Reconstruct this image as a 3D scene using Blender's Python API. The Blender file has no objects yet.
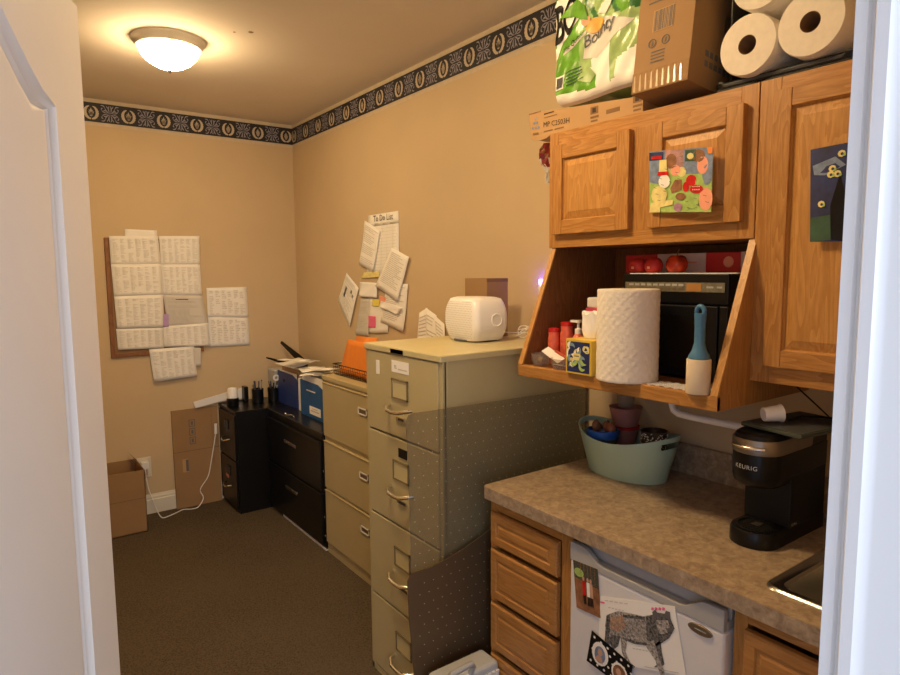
import bpy, bmesh, math, random
from mathutils import Vector, Matrix
random.seed(7)
PI = math.pi
sc = bpy.context.scene
COL = sc.collection

# ---------------------------------------------------------------- camera, world, light, exposure
def rotm(yaw, pitch, roll):
    cy, sy = math.cos(yaw), math.sin(yaw)
    fw = Vector((-sy*math.cos(pitch), cy*math.cos(pitch), math.sin(pitch)))
    rt = Vector((cy, sy, 0)); up = rt.cross(fw)
    r2 = rt*math.cos(roll)+up*math.sin(roll); u2 = -rt*math.sin(roll)+up*math.cos(roll)
    return Matrix((r2, u2, -fw)).transposed()
cam = bpy.data.cameras.new('camera'); camo = bpy.data.objects.new('camera', cam); COL.objects.link(camo)
cam.sensor_width = 36; cam.lens = 632.51/900*36; cam.clip_start = .02
camo.matrix_world = Matrix.Translation((0, 0, 1.58688)) @ rotm(-.62865, -.1034, -.007474).to_4x4()
cam.shift_x = .0009
sc.camera = camo
w = bpy.data.worlds.new('world'); sc.world = w; w.use_nodes = True
bg = w.node_tree.nodes['Background']; bg.inputs[0].default_value = (.62, .74, 1, 1); bg.inputs[1].default_value = .95
sc.view_settings.view_transform = 'Standard'; sc.view_settings.look = 'None'
sc.view_settings.gamma = 1; sc.view_settings.use_curve_mapping = False
sc.view_settings.exposure = 0.70
LAMP_E = 50.0; LAMP_C = (1, .70, .36)
def area(name, loc, rot, size, power, col):
    l = bpy.data.lights.new(name, 'AREA'); l.size = size; l.energy = power; l.color = col
    o = bpy.data.objects.new(name, l); COL.objects.link(o); o.location = loc; o.rotation_euler = rot
    return o
area('hall_window_light', (-.5, -2.4, 1.7), (math.radians(90), 0, math.radians(-12)), 1.4, 30, (.88, .93, 1))

# ---------------------------------------------------------------- materials
MATS = {}
def nt(name, rough=.6, metal=0, spec=.5):
    m = bpy.data.materials.new(name); m.use_nodes = True; MATS[name] = m
    b = m.node_tree.nodes['Principled BSDF']; b.inputs['Roughness'].default_value = rough
    b.inputs['Metallic'].default_value = metal; b.inputs['Specular IOR Level'].default_value = spec
    return m, m.node_tree, b
def mat(name, col, rough=.6, metal=0, var=.06, scale=30, bump=0, spec=.5, stretch=(1, 1, 1), bscale=None, detail=3):
    m, t, b = nt(name, rough, metal, spec); N = t.nodes; L = t.links
    tc = N.new('ShaderNodeTexCoord'); mp = N.new('ShaderNodeMapping'); mp.inputs['Scale'].default_value = stretch
    L.new(tc.outputs['Object'], mp.inputs[0])
    n = N.new('ShaderNodeTexNoise'); n.inputs['Scale'].default_value = scale; n.inputs['Detail'].default_value = detail
    L.new(mp.outputs[0], n.inputs[0])
    r = N.new('ShaderNodeValToRGB'); e = r.color_ramp.elements
    e[0].position = .3; e[1].position = .7
    e[0].color = [c*(1-var) for c in col]+[1]; e[1].color = [min(1, c*(1+var)) for c in col]+[1]
    L.new(n.outputs[0], r.inputs[0]); L.new(r.outputs[0], b.inputs['Base Color'])
    if bump:
        n2 = N.new('ShaderNodeTexNoise'); n2.inputs['Scale'].default_value = bscale or scale*3; n2.inputs['Detail'].default_value = 4
        L.new(mp.outputs[0], n2.inputs[0])
        bp = N.new('ShaderNodeBump'); bp.inputs['Strength'].default_value = bump; bp.inputs['Distance'].default_value = .004
        L.new(n2.outputs[0], bp.inputs['Height']); L.new(bp.outputs[0], b.inputs['Normal'])
    return m
def wood(name, axis, cols, rough=.42):
    m, t, b = nt(name, rough); N = t.nodes; L = t.links
    s = [14, 14, 14]; s[axis] = 1.6
    tc = N.new('ShaderNodeTexCoord'); mp = N.new('ShaderNodeMapping'); mp.inputs['Scale'].default_value = s
    L.new(tc.outputs['Object'], mp.inputs[0])
    n = N.new('ShaderNodeTexNoise'); n.inputs['Scale'].default_value = 1.2; n.inputs['Detail'].default_value = 2; n.inputs['Distortion'].default_value = .5
    L.new(mp.outputs[0], n.inputs[0])
    mu = N.new('ShaderNodeMath'); mu.operation = 'MULTIPLY'; mu.inputs[1].default_value = 11; L.new(n.outputs[0], mu.inputs[0])
    fr = N.new('ShaderNodeMath'); fr.operation = 'FRACT'; L.new(mu.outputs[0], fr.inputs[0])
    n2 = N.new('ShaderNodeTexNoise'); n2.inputs['Scale'].default_value = 14; n2.inputs['Detail'].default_value = 3; L.new(mp.outputs[0], n2.inputs[0])
    mx = N.new('ShaderNodeMath'); mx.operation = 'MULTIPLY_ADD'; mx.inputs[1].default_value = .45; L.new(fr.outputs[0], mx.inputs[0]); L.new(n2.outputs[0], mx.inputs[2])
    r = N.new('ShaderNodeValToRGB'); e = r.color_ramp.elements; e[0].position = .35; e[1].position = .95
    e[0].color = cols[0]+(1,); e[1].color = cols[1]+(1,)
    L.new(mx.outputs[0], r.inputs[0]); L.new(r.outputs[0], b.inputs['Base Color'])
    bp = N.new('ShaderNodeBump'); bp.inputs['Strength'].default_value = .12; bp.inputs['Distance'].default_value = .002
    L.new(n2.outputs[0], bp.inputs['Height']); L.new(bp.outputs[0], b.inputs['Normal'])
    return m
OAKC = ((.54, .27, .078), (.38, .165, .036))
oak_v = wood('oak vertical grain', 2, OAKC); oak_h = wood('oak horizontal grain', 1, OAKC); oak_x = wood('oak grain to wall', 0, OAKC)
oak_panel = wood('oak panel', 2, ((.60, .315, .095), (.45, .21, .05)))
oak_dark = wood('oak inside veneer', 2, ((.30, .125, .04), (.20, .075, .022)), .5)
oak_base = wood('maple stained drawer front', 1, ((.50, .25, .075), (.38, .17, .045)), .38)
wall_m = mat('tan wall paint', (.62, .475, .29), .75, var=.03, scale=2.5, bump=.05, bscale=160)
ceil_m = mat('cream ceiling paint', (.84, .76, .66), .85, var=.02, scale=2)
white_trim = mat('white gloss trim paint', (.80, .79, .77), .35, var=.015, scale=3)
door_m = mat('white satin door paint', (.76, .72, .66), .42, var=.015, scale=3, bump=.04, bscale=60)
base_m = mat('cream baseboard paint', (.74, .70, .60), .45, var=.02, scale=5)
def carpet_mat():
    m, t, b = nt('brown loop carpet', .95, spec=.1); N = t.nodes; L = t.links
    tc = N.new('ShaderNodeTexCoord')
    v = N.new('ShaderNodeTexVoronoi'); v.inputs['Scale'].default_value = 110; L.new(tc.outputs['Object'], v.inputs[0])
    n = N.new('ShaderNodeTexNoise'); n.inputs['Scale'].default_value = 260; L.new(tc.outputs['Object'], n.inputs[0])
    n3 = N.new('ShaderNodeTexNoise'); n3.inputs['Scale'].default_value = 2.2; L.new(tc.outputs['Object'], n3.inputs[0])
    a = N.new('ShaderNodeMath'); a.operation = 'MULTIPLY_ADD'; a.inputs[1].default_value = .6; L.new(v.outputs['Distance'], a.inputs[0]); L.new(n.outputs[0], a.inputs[2])
    a2 = N.new('ShaderNodeMath'); a2.operation = 'MULTIPLY_ADD'; a2.inputs[1].default_value = .3; L.new(n3.outputs[0], a2.inputs[0]); L.new(a.outputs[0], a2.inputs[2])
    r = N.new('ShaderNodeValToRGB'); e = r.color_ramp.elements; e[0].position = .5; e[1].position = 1.15 if False else 1
    e[0].color = (.025, .019, .012, 1); e[1].color = (.125, .095, .065, 1)
    L.new(a2.outputs[0], r.inputs[0]); L.new(r.outputs[0], b.inputs['Base Color'])
    bp = N.new('ShaderNodeBump'); bp.inputs['Strength'].default_value = .8; bp.inputs['Distance'].default_value = .006
    L.new(a.outputs[0], bp.inputs['Height']); L.new(bp.outputs[0], b.inputs['Normal'])
    return m
carpet = carpet_mat()
def lam_mat():
    m, t, b = nt('mottled stone laminate', .38); N = t.nodes; L = t.links
    tc = N.new('ShaderNodeTexCoord')
    n = N.new('ShaderNodeTexNoise'); n.inputs['Scale'].default_value = 44; n.inputs['Detail'].default_value = 8; n.inputs['Roughness'].default_value = .68; n.inputs['Distortion'].default_value = .6
    L.new(tc.outputs['Object'], n.inputs[0])
    r = N.new('ShaderNodeValToRGB'); e = r.color_ramp.elements; e[0].position = .36; e[1].position = .66
    e[0].color = (.25, .18, .125, 1); e[1].color = (.48, .375, .26, 1)
    x = r.color_ramp.elements.new(.5); x.color = (.36, .27, .185, 1)
    L.new(n.outputs[0], r.inputs[0]); L.new(r.outputs[0], b.inputs['Base Color'])
    return m
laminate = lam_mat()
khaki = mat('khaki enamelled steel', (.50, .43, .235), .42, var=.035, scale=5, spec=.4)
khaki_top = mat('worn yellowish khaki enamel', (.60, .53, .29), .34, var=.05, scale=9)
tanm = mat('tan enamelled steel', (.50, .415, .225), .45, var=.03, scale=4)
blackm = mat('black enamelled steel', (.006, .0055, .0055), .30, var=.1, scale=8)
chrome = mat('brushed chrome', (.75, .72, .66), .25, 1, var=.03)
steel = mat('stainless steel', (.62, .60, .55), .22, 1, var=.03)
frame_m = mat('aged brass frame', (.30, .25, .15), .35, .4)
darkm = mat('dark gap', (.02, .017, .012), .8)
black = mat('black plastic', (.006, .006, .007), .28, spec=.3)
blacksoft = mat('matte black plastic', (.008, .0075, .007), .6, spec=.3)
white = mat('white paper', (.93, .91, .86), .8, var=.02, scale=4)
ink_soft = mat('faint table print', (.74, .71, .65), .8)
paper2 = mat('greyish paper', (.68, .65, .60), .8, var=.02, scale=4)
ink = mat('grey print', (.60, .57, .51), .8)
inkd = mat('dark print', (.13, .12, .12), .8)
kraft = mat('brown cardboard', (.33, .195, .088), .8, var=.05, scale=7, bump=.03)
kraft2 = mat('dark brown cardboard', (.21, .12, .055), .8, var=.05, scale=7)
kraft_l = mat('light cardboard', (.48, .29, .13), .75, var=.04, scale=7)
tape = mat('clear packing tape', (.31, .18, .08), .75, var=.10, scale=60, spec=.3)
wplast = mat('white plastic', (.86, .85, .84), .35, var=.01)
orange = mat('orange folder card', (.85, .26, .03), .6, var=.04)
blue = mat('dark blue plastic', (.02, .045, .22), .45, var=.1)
blue2 = mat('mid blue card', (.02, .11, .33), .5, var=.1)
pink = mat('pink sticky note', (.85, .16, .33), .8)
yellow = mat('yellow sticky note', (.85, .72, .12), .8)
coral = mat('coral sticky note', (.90, .38, .25), .8)
purple = mat('lilac sticky note', (.50, .33, .62), .8)
red = mat('red glossy', (.60, .02, .02), .25, var=.15, scale=60)
redwax = mat('salmon red glass', (.72, .14, .08), .3, var=.2, scale=50)
towel = mat('white paper towel', (.86, .80, .70), .95, var=.03, scale=80, bump=.5, bscale=110, spec=.1)
towel_end = mat('paper towel roll end', (.84, .77, .66), .95, var=.04, scale=60, spec=.1)
tubm = mat('sage green plastic', (.44, .62, .50), .45, var=.03, scale=4)
teal = mat('slate blue plastic', (.06, .19, .34), .35, var=.05)
rose = mat('dusty rose ceramic', (.36, .15, .13), .5)
green = mat('bright green film', (.13, .36, .03), .28, var=.25, scale=30)
green2 = mat('pale green film', (.34, .50, .20), .25, var=.15, scale=35)
green3 = mat('deep green film', (.04, .17, .05), .3, var=.3, scale=30)
cream = mat('cream vinyl border edge', (.62, .52, .38), .6)
navy = mat('charcoal border ground', (.014, .013, .018), .6)
wreath = mat('beige border print', (.55, .47, .36), .6)
vine = mat('lavender grey border print', (.30, .29, .36), .6)
fridge_m = mat('white appliance enamel', (.76, .75, .76), .3, var=.01)
grey = mat('grey appliance plastic', (.42, .42, .42), .4, var=.03)
greyl = mat('light grey plastic', (.52, .54, .56), .4, var=.03)
greyd = mat('dark grey plastic', (.07, .075, .08), .5)
bronze = mat('bronze badge', (.22, .17, .11), .35, .6)
wallgrey = mat('grey white rod', (.80, .78, .75), .4)
skin = mat('skin tone print', (.62, .36, .24), .7)
nightblue = mat('night blue paint', (.012, .022, .11), .6, var=.5, scale=25)
fgreen = mat('dark green paint', (.03, .09, .05), .6, var=.3, scale=20)
sbrown = mat('brown print', (.28, .12, .05), .7, var=.4, scale=50)
lime = mat('lime print', (.38, .56, .14), .7, var=.2, scale=60)
lblue = mat('blue grey print', (.20, .27, .42), .7, var=.25, scale=60)
lyel = mat('pale yellow print', (.80, .70, .28), .7, var=.1, scale=60)
tape_g = mat('painted tape glint', (.55, .42, .26), .2, spec=.9)  # pale glossy colour standing in for glints on the tape
def glassy(name, col, fac, rough=.15, diff=(.4, .4, .4)):
    m, t, b = nt(name, rough); N = t.nodes; L = t.links
    b.inputs['Base Color'].default_value = (*diff, 1)
    tr = N.new('ShaderNodeBsdfTransparent'); tr.inputs[0].default_value = (*col, 1)
    mx = N.new('ShaderNodeMixShader'); mx.inputs[0].default_value = fac
    L.new(tr.outputs[0], mx.inputs[1]); L.new(b.outputs[0], mx.inputs[2]); L.new(mx.outputs[0], N['Material Output'].inputs[0])
    return m
clearmat = glassy('clear vinyl', (.90, .89, .87), .24, .25, (.25, .22, .155))
brownmat = glassy('smoky brown vinyl', (.62, .52, .45), .55, .35, (.19, .125, .07))
glassm = glassy('clear glass', (.92, .90, .86), .22, .05, (.5, .45, .4))
cupclear = glassy('clear plastic cup', (.9, .88, .85), .22, .1, (.5, .45, .42))
stud = mat('vinyl stud', (.58, .50, .37), .3, spec=.5)
def emis(name, col, st):
    m, t, b = nt(name); b.inputs['Emission Color'].default_value = (*col, 1); b.inputs['Emission Strength'].default_value = st
    b.inputs['Base Color'].default_value = (.8, .8, .8, 1)
    return m
globe = emis('lit frosted glass', LAMP_C, LAMP_E)
led = emis('violet night light', (.12, .06, 1), 18)
greenlcd = mat('keypad strip', (.16, .15, .10), .4, var=.3, scale=90)

# ---------------------------------------------------------------- builders
WM = {}
class B:
    def __init__(s):
        s.v = []; s.f = []; s.mi = []; s.mats = []; s.M = Matrix.Identity(4)
    def m(s, mt):
        if mt not in s.mats: s.mats.append(mt)
        return s.mats.index(mt)
    def add(s, vs, fs, mt):
        o = len(s.v); k = s.m(mt)
        s.v += [s.M @ Vector(p) for p in vs]
        for f in fs: s.f.append([o+i for i in f]); s.mi.append(k)
        return s
    def box(s, x0, x1, y0, y1, z0, z1, mt):
        v = [(x, y, z) for x in (x0, x1) for y in (y0, y1) for z in (z0, z1)]
        return s.add(v, [(0, 1, 3, 2), (4, 6, 7, 5), (0, 4, 5, 1), (2, 3, 7, 6), (0, 2, 6, 4), (1, 5, 7, 3)], mt)
    def poly(s, pts, mt): return s.add(pts, [list(range(len(pts)))], mt)
    def rings(s, rs, mt, close=True, cap=True, mats=None):
        n = len(rs[0]); v = [p for r in rs for p in r]; f = []
        for i in range(len(rs)-1):
            for j in range(n if close else n-1):
                k = (j+1) % n; f.append((i*n+j, i*n+k, (i+1)*n+k, (i+1)*n+j))
        s.add(v, f, mt)
        if cap: s.poly(rs[-1], mt)
        return s
    def prism(s, pts, h, mt, cap=True):            # pts 3D loop, h offset vector
        h = Vector(h); a = [Vector(p) for p in pts]; b = [p+h for p in a]; n = len(a)
        s.add(a+b, [(i, (i+1) % n, n+(i+1) % n, n+i) for i in range(n)]+([list(range(n))[::-1], [n+i for i in range(n)]] if cap else []), mt)
        return s
    def lathe(s, prof, c, mt, n=24, axis='z', cap=(1, 1)):
        rs = []
        for r, h in prof:
            ring = []
            for i in range(n):
                a = 2*PI*i/n; p = (r*math.cos(a), r*math.sin(a), h)
                if axis == 'x': p = (p[2], p[0], p[1])
                if axis == 'y': p = (p[0], p[2], p[1])
                ring.append(Vector(c)+Vector(p))
            rs.append(ring)
        s.rings(rs, mt, cap=bool(cap[1]))
        if cap[0]: s.poly(rs[0][::-1], mt)
        return s
    def tube(s, pts, r, mt, n=8, cap=True):
        pts = [Vector(p) for p in pts]; rs = []
        up = Vector((0, 0, 1))
        for i, p in enumerate(pts):
            d = (pts[min(i+1, len(pts)-1)]-pts[max(i-1, 0)]).normalized()
            a = d.cross(up)
            if a.length < .1: a = d.cross(Vector((1, 0, 0)))
            a.normalize(); b = d.cross(a)
            rs.append([p+a*r*math.cos(2*PI*k/n)+b*r*math.sin(2*PI*k/n) for k in range(n)])
        s.rings(rs, mt)
        s.poly(rs[0][::-1], mt)
        return s
    def sphere(s, c, r, mt, n=14, sc_=(1, 1, 1)):
        prof = [(max(1e-4, r*math.sin(PI*i/n)), -r*math.cos(PI*i/n)) for i in range(n+1)]
        rs = [[(c[0]+q*math.cos(2*PI*k/16)*sc_[0], c[1]+q*math.sin(2*PI*k/16)*sc_[1], c[2]+h*sc_[2]) for k in range(16)] for q, h in prof]
        return s.rings(rs, mt)
    def text(s, body, o, u, v, size, mt, spacing=1):
        cu = bpy.data.curves.new('t', 'FONT'); cu.body = body; cu.size = size; cu.resolution_u = 2; cu.space_character = spacing
        ob = bpy.data.objects.new('t', cu); me = ob.to_mesh()
        o, u, v = Vector(o), Vector(u), Vector(v)
        s.add([o+u*p.co.x+v*p.co.y for p in me.vertices], [list(p.vertices) for p in me.polygons], mt)
        ob.to_mesh_clear(); bpy.data.objects.remove(ob); bpy.data.curves.remove(cu)
        return s
    def build(s, name, parent=None, bevel=0, smooth=False, origin=None, seg=2, subs=0, wn=True):
        me = bpy.data.meshes.new(name); ob = bpy.data.objects.new(name, me); COL.objects.link(ob)
        if parent is not None:
            Mi = WM[parent].inverted(); ob.parent = parent; WM[ob] = WM[parent].copy()
        else:
            if origin is None:
                xs = [p.x for p in s.v]; ys = [p.y for p in s.v]; zs = [p.z for p in s.v]
                origin = ((min(xs)+max(xs))/2, (min(ys)+max(ys))/2, min(zs))
            W_ = Matrix.Translation(origin); ob.location = origin; WM[ob] = W_; Mi = W_.inverted()
        me.from_pydata([Mi @ p for p in s.v], [], s.f)
        for mt in s.mats: me.materials.append(mt)
        for p, k in zip(me.polygons, s.mi): p.material_index = k; p.use_smooth = bool(smooth)
        me.validate(clean_customdata=False)
        bm = bmesh.new(); bm.from_mesh(me); bmesh.ops.recalc_face_normals(bm, faces=bm.faces); bm.to_mesh(me); bm.free()
        me.update()
        if bevel:
            md = ob.modifiers.new('bevel', 'BEVEL'); md.width = bevel; md.segments = seg; md.limit_method = 'ANGLE'; md.angle_limit = math.radians(50)
        if subs:
            md = ob.modifiers.new('subsurf', 'SUBSURF'); md.levels = subs; md.render_levels = subs
        if smooth and smooth != 'all':
            try: me.set_sharp_from_angle(angle=math.radians(40))
            except Exception: pass
        return ob
def thing(name, loc, label, cat, group=None, rz=0):
    o = bpy.data.objects.new(name, None); COL.objects.link(o); o.location = loc; o.rotation_euler = (0, 0, rz)
    o.empty_display_size = .05
    WM[o] = Matrix.Translation(loc) @ Matrix.Rotation(rz, 4, 'Z')
    return tag(o, label, cat, group)
def tag(o, label, cat, group=None):
    o['label'] = label; o['category'] = cat
    if group: o['group'] = group
    return o
def struct(o): o['kind'] = 'structure'; return o
def lbl(o, l): o['label'] = l; return o
def lerp(a, b, t): return a+(b-a)*t

# ---------------------------------------------------------------- room shell
W, D, H = 1.86, 4.479, 2.65
XL, YW = -1.1, .252
b = B().box(XL-.1, W+.1, -3.2, D+.1, -.06, 0, carpet); struct(b.build('floor'))
b = B().box(XL-.1, W+.1, YW-.12, D+.1, H, H+.06, ceil_m); struct(b.build('ceiling'))
struct(B().box(W, W+.1, YW-.12, D+.1, 0, H, wall_m).build('wall_right'))
struct(B().box(XL, W, D, D+.1, 0, H, wall_m).build('wall_back'))
struct(B().box(XL-.1, XL, YW-.12, D+.1, 0, H, wall_m).build('wall_left'))
DX0, DX1, DZ = -.215, .632, 2.0
b = B().box(XL, DX0, YW-.115, YW-.008, 0, H, wall_m).box(DX1, W, YW-.115, YW-.008, 0, H, wall_m).box(DX0, DX1, YW-.115, YW-.008, DZ, H, wall_m)
struct(b.build('wall_front'))
def baseboard(name, p0, p1, nrm, h=.128):
    p0, p1, n = Vector(p0), Vector(p1), Vector(nrm); prof = [(0, 0), (.014, 0), (.014, h*.72), (.010, h*.76), (.010, h*.86), (.006, h*.93), (.004, h), (0, h)]
    b = B().prism([p0+n*a+Vector((0, 0, z)) for a, z in prof], p1-p0, base_m); return struct(b.build(name))
baseboard('baseboard_back', (XL, D, 0), (W, D, 0), (0, -1, 0))
baseboard('baseboard_right', (W, 1.66, 0), (W, D-.015, 0), (-1, 0, 0))
baseboard('baseboard_left', (XL, YW, 0), (XL, D-.015, 0), (1, 0, 0))

# wallpaper border
def border(name, to3, length, phase, skip_hi=None):
    b = B(); z0, zb0, zb1, z1 = 2.490, 2.5115, 2.6263, 2.648; P = .2055
    def quad(u0, u1, za, zb, off, m): b.poly([to3(u0, za, off), to3(u1, za, off), to3(u1, zb, off), to3(u0, zb, off)], m)
    quad(0, length, z0, z1, .0012, cream)
    quad(0, length, zb0, zb1, .0020, navy)
    quad(0, length, z0+.016, z0+.0185, .0022, wreath); quad(0, length, z1-.0185, z1-.016, .0022, wreath)
    zc = (zb0+zb1)/2; u = phase
    while u < length+.1:
        def pt(a, c, off=.0028): return to3(min(max(u+a, 0), length), zc+c, off)
        for sg in (-1, 1):                         # wreath: two scalloped crescents
            for k in range(18):
                q = []
                for kk in (k, k+1):
                    f = kk/18; an = math.radians(-86+158*f); wd = .0165*math.sin(PI*min(1, .12+f*.86))**.6; sc_ = 1+(.10 if kk % 2 else -.06)
                    q.append(((.0245)*math.cos(an), .035*math.sin(an), (.0245+wd*sc_)*math.cos(an), (.035+wd*.85*sc_)*math.sin(an)))
                b.poly([pt(sg*q[0][0], q[0][1]), pt(sg*q[0][2], q[0][3]), pt(sg*q[1][2], q[1][3]), pt(sg*q[1][0], q[1][1])], wreath)
            for (x1, c1, x2, c2) in ((.003, -.020, .013, -.006), (.004, -.014, .016, .006), (.003, -.006, .011, .016)):
                b.poly([pt(sg*.001, c1-.005), pt(sg*x1*2, c1-.003), pt(sg*x2, c2), pt(sg*x1*.6, c1+.010)], wreath)
        for sg in (-1, 1):
            for sv in (-1, 1):
                for (p0, p1, p2, w_) in (((.0, .004), (.020, .008), (.028, .034), .0030), ((.028, .034), (.033, .050), (.050, .045), .0034), ((.010, .005), (.036, .001), (.045, .018), .0026), ((.045, .018), (.050, .031), (.038, .031), .0030), ((.003, .010), (.013, .030), (.003, .047), .0034), ((.018, .012), (.026, .022), (.036, .014), .0036), ((.006, .030), (.016, .036), (.018, .047), .0026)):
                    prev = None
                    for kk in range(6):
                        f = kk/5; x_ = (1-f)**2*p0[0]+2*f*(1-f)*p1[0]+f*f*p2[0]; c_ = (1-f)**2*p0[1]+2*f*(1-f)*p1[1]+f*f*p2[1]
                        dx = 2*(1-f)*(p1[0]-p0[0])+2*f*(p2[0]-p1[0]); dc = 2*(1-f)*(p1[1]-p0[1])+2*f*(p2[1]-p1[1]); L_ = math.hypot(dx, dc) or 1
                        w2 = w_*(.25+math.sin(PI*f*.9+.1))*.8; cur = (x_-dc/L_*w2, c_+dx/L_*w2, x_+dc/L_*w2, c_-dx/L_*w2)
                        if prev: b.poly([pt(.10275+sg*prev[0], sv*prev[1]), pt(.10275+sg*cur[0], sv*cur[1]), pt(.10275+sg*cur[2], sv*cur[3]), pt(.10275+sg*prev[2], sv*prev[3])], vine)
                        prev = cur
        b.poly([pt(-.007, -.012), pt(0, -.026), pt(.007, -.012), pt(.006, .008), pt(0, .026), pt(-.006, .008)], wreath)
        u += P
    return struct(b.build(name))
border('trim_1', lambda u, z, o: (XL+u, D-o, z), W-XL, .58-XL-.2055*8)
border('trim_2', lambda u, z, o: (W-o, D-u, z), D-YW, D-(1.971+.2055*12))

# right door jamb, stop and casing
b = B()
x = .614; JZ = 1.985
prof = [(x+.02, YW), (x, YW), (x, .2425), (x+.005, .2405), (x+.005, .2365), (x-.004, .2345), (x-.005, .2335), (x-.005, .2235), (x-.001, .2195), (x, .214), (x, .137), (x+.02, .137)]
b.prism([(p[0], p[1], 0) for p in prof], (0, 0, JZ+.015), white_trim)
prof2 = [(x+.004, .137), (x+.007, .122), (x+.018, .117), (x+.045, .119), (x+.055, .124), (x+.06, .137)]
b.prism([(p[0], p[1], 0) for p in prof2], (0, 0, JZ+.06), white_trim)
xl = DX0
b.box(xl, xl+.02, .137, YW, 0, JZ, white_trim).box(xl, x+.02, .137, YW, JZ, JZ+.015, white_trim)
b.box(x+.020, x+.080, YW-.008, YW+.003, 0, JZ+.06, white_trim).box(xl-.06, xl+.012, YW-.008, YW+.006, 0, JZ+.06, white_trim).box(xl-.06, x+.066, YW-.008, YW+.006, JZ+.006, JZ+.066, white_trim)
b.box(xl-.06, xl+.012, .12, .137, 0, JZ+.06, white_trim)
struct(b.build('trim_3', smooth=True))

# panelled door leaf, standing open into the room
def door_leaf():
    dirv = Vector((.399, .917, 0)); nf = Vector((.917, -.399, 0)); o = Vector((.127, 1.05, 0))-dirv*.81
    Wd, z0, z1, th = .81, .012, 1.958, .035
    def P(s_, z, d=0): return o+dirv*(Wd-s_)+Vector((0, 0, z))-nf*d     # s_ from free edge
    b = B()
    def arch(inset):
        pts = [(.105+inset, .93+inset)]
        n = 6
        for i in range(n+1): pts.append((.105+inset, lerp(.93+inset, 1.797-inset*.4, i/n)) if i else pts[0]) if i else None
        m = 16
        for i in range(1, m):
            t = i/m; s_ = lerp(.105+inset, Wd-.105-inset, t)
            pts.append((s_, 1.797-inset*.9+.135*(math.sin(PI*t)**1.6)))
        for i in range(n, -1, -1): pts.append((Wd-.105-inset, lerp(.93+inset, 1.797-inset*.4, i/n)))
        return pts
    A0 = arch(0); cz = 1.4; cs = Wd/2
    def rect_proj(p):
        s_, z = p
        ds, dz = s_-cs, z-cz
        k = min((cs)/abs(ds) if ds else 9e9, ((z1-cz) if dz > 0 else (cz-.85))/abs(dz) if dz else 9e9)
        return (cs+ds*k, cz+dz*k)
    R0 = [rect_proj(p) for p in A0]
    # make sure corners are hit
    def snap(R0, c):
        j = min(range(len(R0)), key=lambda i: (R0[i][0]-c[0])**2+(R0[i][1]-c[1])**2); R0[j] = c
    for c in ((0, z1), (Wd, z1), (Wd, .85), (0, .85)): snap(R0, c)
    rs = [[P(*p) for p in R0]]
    for ins, d in ((0, 0), (.004, .005), (.012, .008), (.016, .0045), (.022, .0085), (.030, .0035), (.034, .003)):
        rs.append([P(*p, d) for p in arch(ins)])
    b.rings(rs, door_m)
    def rp(i, a, c): return [(.105+i, a+i), (.105+i, c-i), (Wd-.105-i, c-i), (Wd-.105-i, a+i)]
    rs = [[P(0, z0), P(0, .85), P(Wd, .85), P(Wd, z0)]]
    for ins, d in ((0, 0), (.004, .005), (.012, .008), (.016, .0045), (.022, .0085), (.030, .0035)):
        rs.append([P(*p, d) for p in rp(ins, .2, .76)])
    b.rings(rs, door_m)
    c = [P(0, z0, 0), P(Wd, z0, 0), P(Wd, z0, th), P(0, z0, th)]
    b.prism(c, (0, 0, z1-z0), door_m, cap=True)
    # remove the plain front quad added by prism (first side)
    k = len(b.f)-6
    del b.f[k]; del b.mi[k]
    return struct(b.build('door_1', smooth=True, origin=tuple(o)))
d1 = door_leaf()
kb = B(); hp = Vector((.127, 1.05, .93))-Vector((.399, .917, 0))*.06
kb.M = Matrix.Translation(hp) @ Matrix.Rotation(math.atan2(-.399, .917), 4, 'Z')
kb.lathe([(.032, 0), (.032, .006), (.012, .012), (.011, .035), (.026, .045), (.028, .058), (.018, .068)], (0, 0, 0), chrome, axis='x')
kb.build('door_knob', d1, smooth=True)

# ---------------------------------------------------------------- ceiling lamp
globe_near = emis('lit frosted glass, brighter bulb', LAMP_C, LAMP_E*1.45)  # glow of the added near lamp, raised to light shelf and counter
def dome(x, y, label, gm=globe):
    t = thing('ceiling_light', (x, y, H), label, 'light')
    B().lathe([(.158, 0), (.159, -.008), (.152, -.018), (.142, -.028), (.139, -.037), (.132, -.040)], (x, y, H), base_m, n=40, cap=(1, 0)).build('rim', t, smooth=True)
    B().lathe([(.131, -.036), (.128, -.050), (.118, -.072), (.095, -.096), (.062, -.116), (.030, -.127), (.004, -.130)], (x, y, H), gm, n=40, cap=(0, 1)).build('lamp_shade', t, smooth='all')
    B().lathe([(.006, -.128), (.009, -.135), (.005, -.144), (.001, -.147)], (x, y, H), chrome, n=12).build('finial', t, smooth=True)
dome(.745, 3.19, 'lit frosted dome ceiling light with cream rim on the ceiling')
dome(.66, 1.50, 'added unseen second lit dome ceiling light, nearer the doorway above the photo edge', globe_near)  # added unseen lamp: near half is brighter than the first lamp explains

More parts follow.
